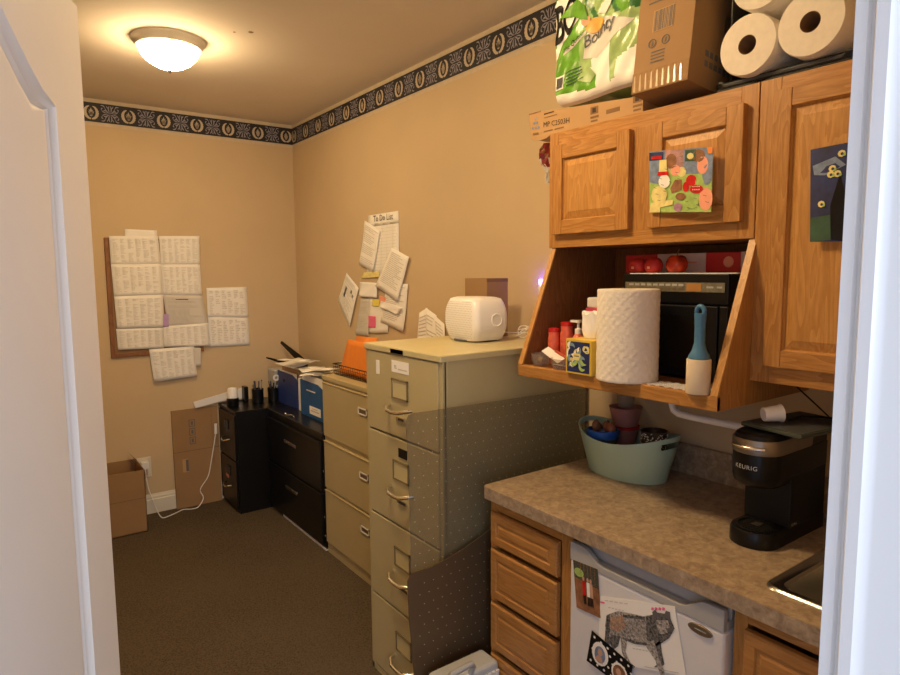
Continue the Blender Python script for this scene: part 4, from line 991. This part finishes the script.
for yc_ in (1.117, 1.075):
    b.lathe([(.0125, 0), (.0125, -.0006), (.0100, -.0006), (.0100, 0)], (x_, yc_, .125), inkd, n=16, axis='x', cap=(0, 0))
    b.add([(x_-.0004, yc_+.003, .117), (x_-.0004, yc_-.003, .119), (x_-.0004, yc_-.004, .132), (x_-.0004, yc_+.001, .130)], [(0, 1, 2, 3)], inkd)
for k in range(4): b.box(x_-.0003, x_, 1.075, 1.118, .072+.009*k, .075+.009*k, inkd)
for k in range(9): b.box(x_-.0003, x_, 1.055+.006*(k % 3), 1.14, .235+.0145*k, .239+.0145*k, inkd)
b.box(x_-.0003, x_, 1.02, 1.03, .29, .296, inkd)
b.text('THIS SIDE', (-.20, .9952, .075), (1, 0, 0), (0, 0, 1), .026, inkd).text('FOR NEWLY', (-.20, .9952, .045), (1, 0, 0), (0, 0, 1), .026, inkd) if False else None
for k in range(2):
    for j in range(7): b.box(-.215+.021*j, -.200+.021*j, .9951, .9960, .055+.026*k, .070+.026*k, inkd)
b.box(-.14, -.10, .9951, .9960, .15, .21, bronze).box(-.133, -.107, .9950, .9960, .16, .20, kraft)
b.build('carton', t)
# black bin and paper towel rolls
t = thing('storage_bin', (1.69, .79, ZT), 'open fronted black plastic bin on the cabinet top holding paper rolls', 'bin')
b = B().box(1.552, 1.84, .632, .955, ZT+.001, ZT+.009, black)
b.rings([sq_ring((1.69, .7935), .140, .1655, ZT+.009, .02), sq_ring((1.69, .7935), .142, .170, ZT+.022, .02)], black, cap=False)
b.build('base', t)
B().box(1.60, 1.845, .945, .9535, ZT+.009, 2.42, black).build('side', t, bevel=.003)
B().box(1.60, 1.845, .632, .638, ZT+.009, 2.42, black).build('side', t, bevel=.003)
B().box(1.835, 1.845, .632, .955, ZT+.009, 2.42, black).build('back', t)
b = B().tube([(1.556, .640, ZT+.024), (1.553, .66, ZT+.016), (1.553, .93, ZT+.016), (1.556, .950, ZT+.024)], .006, greyd); b.build('front_lip', t, smooth=True)
def roll(y, z, r, label, sq=1.0):
    t = thing('paper_towel_roll', (1.66, y, z-r), label, 'paper towel roll', 'paper towel rolls in the black bin')
    b = B(); x0_, x1_ = 1.522, 1.80
    b.lathe([(r*.97, x0_), (r, x0_+.004), (r, x1_), (r*.96, x1_)], (0, y, z), towel, n=40, axis='x', cap=(0, 1)); b.build('paper', t, smooth=True)
    b = B(); b.lathe([(.0225, x0_-.0004), (r*.97, x0_)], (0, y, z), towel_end, n=40, axis='x', cap=(0, 0)); b.build('end_face', t)
    b = B(); b.lathe([(.0225, x0_-.0004), (.0205, x0_+.002), (.0205, x0_+.24), (.001, x0_+.241)], (0, y, z), kraft2, n=28, axis='x', cap=(0, 0)); b.build('core', t, smooth=True)
roll(.861, 2.127, .0715, 'white paper towel roll at lower left in the black bin')
roll(.716, 2.135, .0735, 'white paper towel roll at lower right in the black bin')
roll(.835, 2.273, .072, 'white paper towel roll on top of the two lower rolls, cut by photo edge')

# ---------------------------------------------------------------- in the shelf bay
ZS_ = 1.2835
t = thing('microwave_oven', (1.70, 1.07, ZS_), 'black microwave with keypad strip inside the oak shelf bay', 'microwave')
B().box(1.575, 1.845, .908, 1.245, ZS_+.006, 1.574, blacksoft).build('body', t, bevel=.003)
B().box(1.562, 1.576, .908, 1.245, 1.495, 1.576, black).build('control_panel', t, bevel=.002)
b = B().box(1.5605, 1.5625, .918, 1.238, 1.527, 1.553, greenlcd)
for k in range(9):
    b.box(1.5598, 1.5610, 1.04+.021*k, 1.055+.021*k, 1.531, 1.538, bronze); b.box(1.5598, 1.5610, 1.04+.021*k, 1.055+.021*k, 1.543, 1.549, grey)
b.box(1.5596, 1.561, .985, 1.030, 1.529, 1.551, mat('amber key', (.42, .20, .05), .5)).box(1.5598, 1.561, .925, .940, 1.538, 1.543, grey).box(1.5598, 1.561, .95, .97, 1.538, 1.543, grey)
b.build('keypad', t)
d = B().box(1.560, 1.576, .935, 1.245, ZS_+.008, 1.490, black).build('door', t, bevel=.003)
B().box(1.558, 1.562, .99, 1.225, ZS_+.03, 1.46, mat('smoked oven window', (.006, .005, .005), .12)).build('window_pane', d)
B().box(1.562, 1.576, .908, .932, ZS_+.008, 1.490, black).build('side_strip', t, bevel=.002)
for y_, in ((.92,), (1.22,)): B().box(1.59, 1.60, y_-.01, y_+.01, ZS_, ZS_+.006, black).build('foot', t)
B().box(1.574, 1.576, .88, .892, ZS_+.02, 1.574, greyl).build('trim_strip', t) if False else None
# upright paper towel roll
t = thing('paper_towel_roll', (1.432, 1.125, ZS_), 'large quilted white paper towel roll standing in the shelf bay', 'paper towel roll')
b = B(); r = .084; n = 180; nz = 80; rs = []
for j in range(nz+1):
    ring = []
    for i in range(n):
        a = 2*PI*i/n; h = j/nz*.252
        q_ = math.sin(a*22)*math.sin(h*250)+.5*math.sin(a*22+h*125); rr = r+.0006*q_ - (.002 if j in (0, nz) else 0)
        ring.append((1.432+rr*math.cos(a), 1.125+rr*math.sin(a), ZS_+.0005+h))
    rs.append(ring)
b.rings(rs, towel, cap=False); b.poly(rs[0][::-1], towel); b.build('paper', t, smooth='all')
B().lathe([(.083, .2522), (.022, .2525)], (1.432, 1.125, ZS_), towel_end, n=40, cap=(0, 0)).build('end_face', t)
B().lathe([(.022, .2525), (.020, .249), (.020, .1), (.001, .099)], (1.432, 1.125, ZS_), kraft, n=24, cap=(0, 0)).build('core', t, smooth=True)
# lint roller
t = thing('lint_roller', (1.402, .885, ZS_), 'blue handled lint roller standing in front of the microwave', 'lint roller')
B().lathe([(.028, .0), (.029, .002), (.029, .084), (.028, .086), (.019, .086), (.018, .08)], (1.402, .885, ZS_+.0005), kraft_l if False else mat('cream lint tape', (.74, .62, .44), .7, var=.03), n=28).build('roll', t, smooth=True)
b = B().lathe([(.019, .084), (.026, .088), (.025, .094), (.018, .106), (.013, .125), (.0125, .16), (.0135, .185), (.0145, .198)], (1.402, .885, ZS_), teal, n=20)
b.build('handle', t, smooth=True)
b = B(); rs = []
for k in range(17):
    a = PI*2*k/16; c = (1.402, .885-.0105*math.cos(a)*1.0, ZS_+.203+.0125*math.sin(a)); rs.append(c)
b.tube(rs, .0058, teal, n=8); b.build('hang_loop', t, smooth='all')
# tissue box
t = thing('tissue_box', (1.46, 1.265, ZS_), 'patterned tissue box with yellow edges beside the standing paper roll', 'tissue box')
tx0, tx1, ty0, ty1, tz = 1.384, 1.494, 1.212, 1.312, ZS_+.104
B().box(tx0, tx1, ty0, ty1, ZS_+.0005, tz, mat('yellow box edge', (.72, .50, .07), .5)).build('carton', t, bevel=.002)
b = B(); rnd = random.Random(11); mar = .007; cols = [nightblue, lyel, lime, white, mat('grey blue print', (.22, .36, .42), .6)]
def tp(u, v, d): return (tx0-d, lerp(ty1-mar, ty0+mar, u), lerp(ZS_+mar, tz-mar, v))
b.poly([tp(0, 0, .0006), tp(1, 0, .0006), tp(1, 1, .0006), tp(0, 1, .0006)], nightblue)
for k in range(24):
    cu_, cv_ = rnd.uniform(.12, .88), rnd.uniform(.12, .88); R0_ = rnd.uniform(.10, .2); a0 = rnd.uniform(0, 6.28); m_ = cols[1+k % 4]
    for s_ in range(7):
        a, a2 = a0+s_*.38, a0+s_*.38+.38; w0, w1 = .055*math.sin(PI*s_/7), .055*math.sin(PI*(s_+1)/7)
        q_ = [(cu_+(R0_-w0)*math.cos(a), cv_+(R0_-w0)*math.sin(a)), (cu_+(R0_+w0)*math.cos(a), cv_+(R0_+w0)*math.sin(a)), (cu_+(R0_+w1)*math.cos(a2), cv_+(R0_+w1)*math.sin(a2)), (cu_+(R0_-w1)*math.cos(a2), cv_+(R0_-w1)*math.sin(a2))]
        q_ = [(min(max(p[0], 0), 1), min(max(p[1], 0), 1)) for p in q_]
        b.poly([tp(p[0], p[1], .0008+.0001*k) for p in q_], m_)
b.poly([tp(.30, .40, .003), tp(.62, .40, .003), tp(.62, .62, .003), tp(.30, .62, .003)], lyel); b.poly([tp(.35, .52, .0035), tp(.57, .52, .0035), tp(.57, .55, .0035), tp(.35, .55, .0035)], inkd)
b.build('front_print', t)
b = B(); rs = []
for j in range(7):
    v = j/6; rr = .026*(1+.5*v+.15*math.sin(v*5)); rs.append([(1.440+rr*.6*math.cos(2*PI*i/16)*(1+.4*math.sin(i*2.6+j)), 1.262+rr*1.0*math.sin(2*PI*i/16)*(1+.25*math.sin(i*3.7)), tz+.001+v*.075+.014*math.sin(i*2.2)*v) for i in range(16)])
b.rings(rs, white); b.build('tissue', t, smooth='all', subs=1)
# salmon mugs, lotion, pink carton
def mug(x, y, r, h, label):
    t = thing('glass_jar', (x, y, ZS_), label, 'jar', 'salmon red jars in the shelf bay')
    B().lathe([(r*.92, .0005), (r, .004), (r, h*.8), (r*.9, h*.86), (r*.92, h), (r*.8, h), (r*.8, .01)], (x, y, ZS_), redwax, n=24).build('jar_body', t, smooth=True)
    B().lathe([(r*.94, h), (r*.94, h+.012), (r*.5, h+.014)], (x, y, ZS_), red, n=24).build('lid', t, smooth=True)
mug(1.500, 1.476, .019, .104, 'left shorter salmon red jar with red lid in the shelf bay')
mug(1.520, 1.438, .021, .125, 'right taller salmon red jar with red lid, behind the pump bottle')
t = thing('pump_bottle', (1.53, 1.392, ZS_), 'small white pump bottle behind the tissue box', 'bottle')
B().lathe([(.019, .0005), (.021, .004), (.021, .085), (.014, .10), (.009, .104), (.009, .116)], (1.51, 1.378, ZS_), redwax, n=20).build('bottle_body', t, smooth=True)
b = B().lathe([(.011, .104), (.011, .120), (.004, .122), (.004, .138), (.010, .140), (.010, .148)], (1.51, 1.378, ZS_), wplast, n=16); b.box(1.505, 1.515, 1.378, 1.408, ZS_+.140, ZS_+.147, wplast); b.build('pump', t, smooth=True)
t = thing('spray_box', (1.66, 1.41, ZS_), 'tall pink and white carton at the back of the shelf bay', 'box')
B().box(1.60, 1.66, 1.372, 1.430, ZS_+.0005, 1.465, mat('magenta pink card', (.65, .08, .16), .5)).build('carton', t, bevel=.002)
B().box(1.602, 1.658, 1.374, 1.428, 1.465, 1.50, wplast).build('top_flap', t, bevel=.006)
B().box(1.5988, 1.6002, 1.382, 1.42, 1.43, 1.455, white).build('label', t)
# glass dishes with small things
def dish(x, y, rx, ry, h, label):
    b = B(); n = 20
    def rg(k, z): return [(x+rx*k*math.cos(2*PI*i/n), y+ry*k*math.sin(2*PI*i/n), ZS_+z) for i in range(n)]
    b.rings([rg(.8, .0005), rg(.95, h*.5), rg(1, h), rg(.93, h), rg(.88, h*.5), rg(.72, .004)], glassm); b.poly(rg(.8, .0005)[::-1], glassm)
    return tag(b.build('glass_dish', smooth=True), label, 'dish')
dish(1.440, 1.472, .034, .034, .038, 'left clear glass dish in the shelf bay corner')
dish(1.425, 1.365, .032, .040, .034, 'clear glass dish with packets just left of the tissue box')
for k, (c, a, sz, m_, l) in enumerate((((1.43, 1.41, ZS_+.040), (28, -25, 10), (.016, .05, .0012), white, 'white packet lying tilted across the glass dishes'), ((1.425, 1.365, ZS_+.012), (0, 12, 0), (.02, .028, .0015), paper2, 'small grey packet inside the right glass dish'), ((1.42, 1.345, ZS_+.040), (30, -10, 35), (.008, .055, .0015), redwax, 'thin reddish strip leaning on the tissue box'))):
    b = B(); b.M = Matrix.Translation(c) @ Matrix.Rotation(math.radians(a[2]), 4, 'Z') @ Matrix.Rotation(math.radians(a[0]), 4, 'X') @ Matrix.Rotation(math.radians(a[1]), 4, 'Y')
    b.box(-sz[0], sz[0], -sz[1]*.7, sz[1]*.7, -sz[2], sz[2], m_); tag(b.build('packet'), l, 'packet')
for (x, y, l) in ((1.432, 1.466, 'left small brown nut in the left glass dish'), (1.446, 1.484, 'right small brown nut in the left glass dish')):
    tag(B().sphere((x, y, ZS_+.015), .010, kraft, n=8).build('nut', smooth='all'), l, 'nut')
# lace doily
b = B(); m_ = wplast
for i in range(12):
    y = 1.035-.0135*i
    for j in range(4):
        x = 1.415+.017*j+(.008 if i % 2 else 0)
        b.lathe([(.0085, .0004), (.0085, .0022), (.0048, .0024), (.0048, .0004)], (x, y, ZS_), m_, n=8, cap=(0, 0))
b.box(1.412, 1.49, .852, .872, ZS_+.0003, ZS_+.0015, m_)
tag(b.build('lace_doily'), 'white crocheted lace doily under the lint roller and paper roll', 'doily')
# on top of the microwave
ZM = 1.5765
tag(B().box(1.585, 1.80, .90, 1.24, ZM, ZM+.0025, white).build('shelf_liner'), 'thin white cloth lying on top of the microwave', 'cloth')
ZM += .003
def apple(x, y, r, label, m_, stem):
    t = thing('apple', (x, y, ZM), label, 'apple', 'red apples on the microwave'); rs = []
    for j in range(15):
        f = PI*j/14; rr = r*(math.sin(f)**.8)*(1+.06*math.cos(f)); z = r*.88*(1-math.cos(f)*(1-.0))*.5*2-r*.0
        z = r*.92-r*.92*math.cos(f); dip = .25*r*math.exp(-((rr/r)**2)*7)*(1 if j > 7 else -.5); rs.append([(x+rr*math.cos(2*PI*i/20), y+rr*math.sin(2*PI*i/20), ZM+z-dip) for i in range(20)])
    zm = min(p[2] for r_ in rs for p in r_); rs = [[(p[0], p[1], p[2]-zm+ZM) for p in r_] for r_ in rs]
    B().rings([r_ for r_ in rs], m_).build('fruit', t, smooth='all')
    if stem: B().tube([(x, y, ZM+r*1.55), (x+.002, y-.001, ZM+r*1.9), (x+.005, y-.003, ZM+r*2.2)], .0018, sbrown, n=6).build('stem', t)
    B().poly([(x-r*.97, y+.004, ZM+r*.45), (x-r*.97, y-.006, ZM+r*.45), (x-r*1.0, y-.006, ZM+r*.7), (x-r*1.0, y+.004, ZM+r*.7)], coral if not stem else red).build('spot', t)
waxred = mat('red wax', (.60, .03, .03), .5, var=.15)
apple(1.640, 1.255, .0275, 'leftmost matte red apple candle on the microwave', waxred, False)
apple(1.640, 1.197, .0275, 'middle matte red apple candle on the microwave', waxred, False)
apple(1.640, 1.117, .031, 'rightmost glossy red and yellow apple with stem on the microwave', mat('glossy apple skin', (.62, .05, .015), .12, var=.6, scale=28), True)
t = thing('wrap_box', (1.74, 1.07, ZM), 'long red and white wrap carton lying behind the apples', 'box')
wr = mat('red printed card', (.62, .02, .03), .45, var=.05); wp = mat('pale pink printed card', (.80, .62, .55), .5)
for (a, c, m_, nm) in ((1.24, 1.42, wr, 'left_band'), (1.072, 1.2395, wp, 'middle_band'), (.965, 1.0715, wr, 'right_band'), (.885, .9645, wp, 'end_band')):
    B().box(1.715, 1.775, a if a > .9 else .89, min(c, 1.36), ZM, ZM+.058, m_).build(nm, t, bevel=.002)
b = B(); xx = 1.7142
for k in range(12): b.box(xx, xx+.001, .925, .95, ZM+.008+.0035*k, ZM+.0095+.0035*k, inkd)
b.build('barcode', t)
B().box(xx, xx+.001, 1.10, 1.20, ZM+.028, ZM+.033, coral).build('text_line', t)
B().lathe([(.016, 0), (.012, -.001)], (xx, 1.00, ZM+.030), coral, n=12, axis='x').build('flower_print', t)

# ---------------------------------------------------------------- under the shelf: rod, bucket, coffee maker
t = thing('towel_rod', (1.62, 1.0, 1.16), 'grey white towel holder rod mounted under the oak shelf', 'towel holder')
B().tube([(1.60, 1.094, 1.246), (1.60, 1.092, 1.198), (1.60, 1.085, 1.180), (1.60, 1.070, 1.172), (1.60, 1.03, 1.170), (1.60, .95, 1.170), (1.60, .862, 1.170)], .0105, wallgrey, n=12).build('rod', t, smooth='all')
B().box(1.585, 1.615, 1.078, 1.11, 1.2405, 1.2485, wallgrey).build('bracket', t, bevel=.002)
# bucket
BX, BY = 1.688, 1.318
t = thing('plastic_tub', (BX, BY, ZC), 'sage green oval plastic tub with handle holes on the counter', 'tub')
def brim(a, k=0): return .122+.036*abs(math.sin(a))**1.9-k
def bring(v, ins, ztop=None):
    out = []
    for i in range(48):
        a = 2*PI*i/48; rx, ry = lerp(.094, .124, v)-ins, lerp(.142, .184, v)-ins
        out.append((BX+rx*math.cos(a), BY+ry*math.sin(a), ZC+.0008+lerp(0, brim(a), v)))
    return out
b = B()
OUT = [bring(v, 0) for v in (0, .03, .12, .3, .5, .66, .72, .76, .90, 1)]
IN = [bring(v, .0035) for v in (1, .90, .76, .72, .66, .3, .05)]
allr = OUT+[[(p[0], p[1], p[2]+.002) for p in bring(1, .001)]]+IN
n = 48; vs = [p for r_ in allr for p in r_]; fs = []
nO = len(OUT)
def hole(i, r0):   # open the handle slots at the two ends
    a = ((i+.5)/48*2*PI) % (2*PI); near = min(abs(a-PI/2), abs(a-3*PI/2)) < .40
    return near and r0 in (7, nO+2)
for k in range(len(allr)-1):
    for i in range(n):
        if hole(i, k): continue
        j = (i+1) % n; fs.append((k*n+i, k*n+j, (k+1)*n+j, (k+1)*n+i))
b.add(vs, fs, tubm); b.poly(allr[0][::-1], tubm); b.poly([(p[0], p[1], p[2]) for p in allr[-1]], tubm)
b.build('shell', t, smooth='all')
b = B().lathe([(.030, .0), (.045, .06), (.048, .085), (.044, .086), (.040, .06)], (1.645, 1.385, ZC+.034), greyd, n=24); 
t = thing('food_container', (1.645, 1.385, ZC+.034), 'dark bowl with blue rim and snacks inside the green tub, left side', 'container')
b.build('bowl', t, smooth=True)
B().lathe([(.049, .082), (.053, .084), (.053, .108), (.049, .110), (.046, .100)], (1.645, 1.385, ZC+.034), mat('bright blue plastic', (.02, .12, .50), .4), n=28).build('blue_rim', t, smooth=True)
for k, (dx, dy, l) in enumerate(((-.01, .02, 'left brown wrapped snack in the blue rimmed bowl'), (.01, -.01, 'middle brown wrapped snack in the blue rimmed bowl'), (.0, -.035, 'right brown wrapped snack in the blue rimmed bowl'))):
    b = B(); rs = [[(1.645+dx+.018*s_*math.cos(2*PI*i/10)*(1+.2*math.sin(i*3+k)), 1.385+dy+.016*s_*math.sin(2*PI*i/10), ZC+.136+z+.004*math.sin(i*2)) for i in range(10)] for s_, z in ((.6, 0), (1, .012), (.9, .022), (.3, .034))]
    b.rings(rs, mat('brown wrapper %d' % k, (.20+.04*k, .09, .04), .4, var=.3, scale=60)); b.poly(rs[0][::-1], sbrown); tag(b.build('snack', smooth='all'), l, 'snack')
def cup(z0, h, r0, r1, m_, label, nm='stacked_cup', x=1.745, y=1.372):
    return tag(B().lathe([(r0, 0), (r1, h), (r1+.002, h+.001), (r1-.003, h), (r0-.003, .004)], (x, y, z0), m_, n=28).build(nm, smooth=True, origin=(x, y, z0)), label, 'cup', 'cups stacked in the green tub')
cup(ZC+.008, .073, .032, .040, wplast, 'white cup at the bottom of the stack in the green tub')
cup(ZC+.082, .052, .034, .046, rose, 'lower dusty rose cup of the stack in the green tub')
cup(ZC+.135, .008, .044, .047, red, 'thin dark red ring between the two rose cups', 'cup_ring')
cup(ZC+.144, .064, .041, .055, rose, 'upper dusty rose cup of the stack in the green tub')
cup(ZC+.209, .085, .028, .034, cupclear, 'clear plastic cup standing on top of the rose cups', 'clear_cup')
t = thing('patterned_mug', (1.735, 1.245, ZC+.04), 'mug with dark and white animal pattern in the right of the green tub', 'mug')
B().lathe([(.036, 0), (.042, .02), (.044, .098), (.041, .098), (.036, .01)], (1.725, 1.240, ZC+.056), mat('mug brown black print', (.07, .045, .03), .3, var=.8, scale=70), n=28).build('mug_body', t, smooth=True)
b = B(); rnd = random.Random(5)
for k in range(90):
    a = rnd.uniform(PI*.75, PI*1.6); z = rnd.uniform(.045, .094); w_ = .05; rr = .0447; c_ = rnd.uniform(-.5, .5)
    b.poly([(1.725+rr*math.cos(a+q), 1.240+rr*math.sin(a+q), ZC+.056+z+zz) for q, zz in ((-w_, -.002), (w_, -.002+.008*c_), (w_, .001+.008*c_), (-w_, .001))], white)
b.build('pattern', t)

# single-serve coffee maker
KY, KX0, KX1 = .779, 1.447, 1.735; hw = .058
CM = t = thing('coffee_maker', (1.59, KY, ZC), 'slim black single serve coffee maker with bronze band on the counter', 'coffee maker')
def stad(x0, x1, h_, z, n=14):      # rounded front (-x side), square rear
    return [(x1, KY+h_, z)]+[(x0+h_*.9-h_*.9*math.sin(math.radians(a)), KY+h_*math.cos(math.radians(a)), z) for a in [180*k/n for k in range(n+1)]]+[(x1, KY-h_, z)]
def sl(b, levels, m_):
    rs = [stad(*l) for l in levels]; b.rings(rs, m_); b.poly(rs[0][::-1], m_); return b
sl(B(), [(KX0, KX1, hw, ZC+.001), (KX0-.001, KX1, hw, ZC+.006), (KX0, KX1, hw, ZC+.034), (KX0+.004, KX1, hw-.003, ZC+.040)], black).build('base', t, smooth=True)
b = B()
for k in range(7): b.box(KX0+.030+.010*k, KX0+.034+.010*k, KY-.034, KY+.034, ZC+.040, ZC+.0425, blacksoft)
b.lathe([(.046, .0401), (.046, .043), (.043, .043), (.043, .0401)], (KX0+.062, KY, ZC), blacksoft, n=28, cap=(0, 0)); b.box(KX0+.05, KX0+.075, KY-.010, KY+.010, ZC+.0425, ZC+.0436, darkm)
b.build('drip_tray', t)
B().box(KX0+.105, KX1, KY-hw, KY+hw, ZC+.038, ZC+.17, blacksoft).build('column', t, bevel=.003)
sl(B(), [(KX0+.014, KX1, hw-.008, ZC+.150), (KX0+.003, KX1, hw-.002, ZC+.160), (KX0, KX1, hw, ZC+.175), (KX0, KX1, hw, ZC+.232)], black).build('head', t, smooth=True)
lbl(sl(B(), [(KX0-.001, KX0+.20, hw+.001, ZC+.232), (KX0-.002, KX0+.20, hw+.002, ZC+.236), (KX0-.002, KX0+.205, hw+.002, ZC+.262), (KX0+.000, KX0+.205, hw, ZC+.267)], mat('bronze band', (.30, .26, .22), .35, .8)).build('band', t, smooth=True), 'brushed bronze band around the head')
B().box(KX0+.17, KX1, KY-hw, KY+hw, ZC+.232, ZC+.275, black).build('water_tank', t, bevel=.004)
sl(B(), [(KX0+.002, KX0+.2, hw-.002, ZC+.267), (KX0+.006, KX0+.2, hw-.006, ZC+.277), (KX0+.014, KX0+.2, hw-.012, ZC+.281)], black).build('lid', t, smooth=True)
def arcp(a, z, off): h_ = hw+off; return (KX0+hw*.9-h_*.95*math.sin(a), KY+h_*math.cos(a), z)
b = B().tube([arcp(math.radians(a), ZC+.249, .004) for a in range(50, 131, 8)], .0045, chrome, n=8); lbl(b.build('handle', t, smooth='all'), 'bright chrome lid handle')
b = B()
cu = bpy.data.curves.new('t', 'FONT'); cu.body = 'KEURIG'; cu.size = .0145; cu.space_character = 1.15; ob = bpy.data.objects.new('t', cu); me = ob.to_mesh()
b.add([arcp(math.radians(62)+p.co.x/hw*1.0, ZC+.196+p.co.y, .0012) for p in me.vertices], [list(p.vertices) for p in me.polygons], greyl); ob.to_mesh_clear(); bpy.data.objects.remove(ob)
b.text('K-Mini', (KX0+.115, KY-hw-.0006, ZC+.042), (1, 0, 0), (0, 0, 1), .010, greyl); b.build('lettering', t)
t = thing('glass_tray', (1.62, .74, 1.198), 'dark grey green flat slab lying on top of the coffee maker', 'tray')
b = B(); b.M = Matrix.Translation((1.60, .742, 1.1975)) @ Matrix.Rotation(math.radians(-8), 4, 'Z'); b.box(-.105, .13, -.085, .075, 0, .011, mat('dark green grey glass', (.07, .085, .07), .12)); b.build('slab', t, bevel=.004)
b = B(); b.M = Matrix.Translation((1.60, .742, 1.2088)) @ Matrix.Rotation(math.radians(-8), 4, 'Z'); b.box(-.10, .125, -.08, .07, 0, .0008, greyd); b.build('screen', t)
t = thing('coffee_pod', (1.55, .77, 1.21), 'white coffee pod cup lying on its side on the coffee maker', 'coffee pod')
b = B(); b.M = Matrix.Translation((1.545, .772, 1.2325)) @ Matrix.Rotation(math.radians(-38), 4, 'Z') @ Matrix.Rotation(math.radians(-5), 4, 'Y')
b.lathe([(.0160, -.022), (.0172, -.020), (.0208, .019), (.0225, .020), (.0225, .0225), (.019, .0228), (.015, -.015)], (0, 0, 0), wplast, n=28, axis='x'); b.build('pod', t, smooth=True)
(B().tube([(1.60, .76, 1.213), (1.62, .735, 1.222), (1.65, .705, 1.222), (1.70, .68, 1.214), (1.73, .65, 1.20), (1.78, .64, 1.10), (1.83, .64, 1.02)], .003, black, n=6).build('power_cord', CM, smooth='all'))
tag(B().tube([(1.72, .835, 1.312), (1.735, .80, 1.27), (1.76, .76, 1.225), (1.80, .72, 1.17), (1.835, .70, 1.10)], .0022, black, n=6).build('hanging_wire', smooth='all'), 'thin dark wire hanging under the tall cabinet behind the coffee pod', 'cord')

# ---------------------------------------------------------------- back left corner: boxes, outlet, cord
b = B(); y0_, y1_ = 4.43, 4.464
t = thing('cardboard_sheet', (1.08, 4.44, 0), 'tall flattened brown carton leaning on the back wall by the black cabinet', 'box')
Mx = Matrix.Translation((0, 4.435, 0)) @ Matrix.Rotation(math.radians(-2.2), 4, 'X')
b.M = Mx; b.box(.938, 1.238, 0, .014, .001, .672, kraft)
for z in (.37, .43, .49, .55)[1:]:
    b.box(1.045, 1.085, -.0010, 0, z, z+.05, inkd); b.box(1.050, 1.080, -.0016, 0, z+.005, z+.045, kraft); b.box(1.058, 1.072, -.0020, 0, z+.012, z+.038, inkd)
b.box(.990, 1.028, -.001, 0, .245, .335, kraft_l).box(1.012, 1.028, -.0014, 0, .25, .33, inkd); b.box(1.19, 1.202, -.001, 0, .28, .66, tape).box(.938, 1.248, -.0012, -.0004, .385, .389, kraft2)
b.build('carton', t)
t = thing('cardboard_box', (.52, 4.31, 0), 'open topped brown cardboard box on the floor near the outlet', 'box')
b = B(); X0, X1, Y0, Y1, Z1 = .33, .706, 4.165, 4.455, .392
b.box(X0, X1, Y0, Y0+.004, .001, Z1, kraft).box(X0, X1, Y1-.004, Y1, .001, Z1, kraft).box(X0, X0+.004, Y0, Y1, .001, Z1, kraft).box(X1-.004, X1, Y0, Y1, .001, Z1, kraft).box(X0, X1, Y0, Y1, .001, .006, kraft)
b.build('carton', t)
B().prism([(X1-.004, Y0+.01, Z1), (X1-.075, Y0+.02, Z1+.0), (X1-.075, Y1-.01, Z1-.0), (X1-.004, Y1, Z1)][0:1]+[(X1-.002, Y1-.02, Z1), (X1-.045, Y1-.01, Z1+.055)], (.0, -.004, 0), kraft2).build('flap', t)
B().box(X0, X1, Y0-.0008, Y0, .215, .218, kraft2).build('crease', t)
t = thing('wall_outlet', (.757, D, .25), 'cream wall outlet with white plug on the back wall', 'outlet')
B().box(.715, .800, D-.006, D, .25, .385, base_m).build('cover_plate', t, bevel=.002)
B().box(.735, .780, D-.045, D-.006, .315, .362, wplast).build('plug', t, bevel=.004)
b = B().box(.742, .774, D-.010, D-.005, .265, .300, kraft_l).box(.752, .755, D-.0105, D-.005, .276, .290, darkm).box(.762, .765, D-.0105, D-.005, .276, .290, darkm); b.build('socket', t)
pts = [(.757, 4.440, .318), (.765, 4.43, .2), (.80, 4.42, .06), (.818, 4.40, .006), (.825, 4.33, .004), (.86, 4.335, .004), (.92, 4.37, .004), (.97, 4.40, .004), (1.02, 4.375, .004), (1.06, 4.37, .012), (1.10, 4.39, .06), (1.085, 4.40, .12), (1.14, 4.40, .20), (1.165, 4.40, .30), (1.19, 4.40, .42), (1.205, 4.40, .50)]
def smooth_pts(p, n=5):
    p = [Vector(q) for q in p]; out = []
    for i in range(len(p)-1):
        p0, p1, p2, p3 = p[max(i-1, 0)], p[i], p[i+1], p[min(i+2, len(p)-1)]
        for k in range(n):
            s_ = k/n; out.append(.5*((2*p1)+(-p0+p2)*s_+(2*p0-5*p1+4*p2-p3)*s_*s_+(-p0+3*p1-3*p2+p3)*s_**3))
    return out+[p[-1]]
b = B().tube(smooth_pts(pts), .0035, wplast, n=6); b.tube([(1.205, 4.40, .49), (1.207, 4.40, .56)], .010, wplast, n=8)
tag(b.build('white_cord', smooth='all'), 'white power cord snaking from outlet along carpet and up the carton', 'cord')
# faint scuffs left by removed fixtures
b = B()
for (x_, z_) in ((.90, 2.60), (.93, 2.6), (1.0, 2.6)): pass
b.lathe([(.012, 0), (.010, -.001)], (1.02, 2.88, H), kraft, n=8).lathe([(.006, 0), (.005, -.001)], (.96, 2.92, H), kraft, n=8)
struct(b.build('trim_4'))
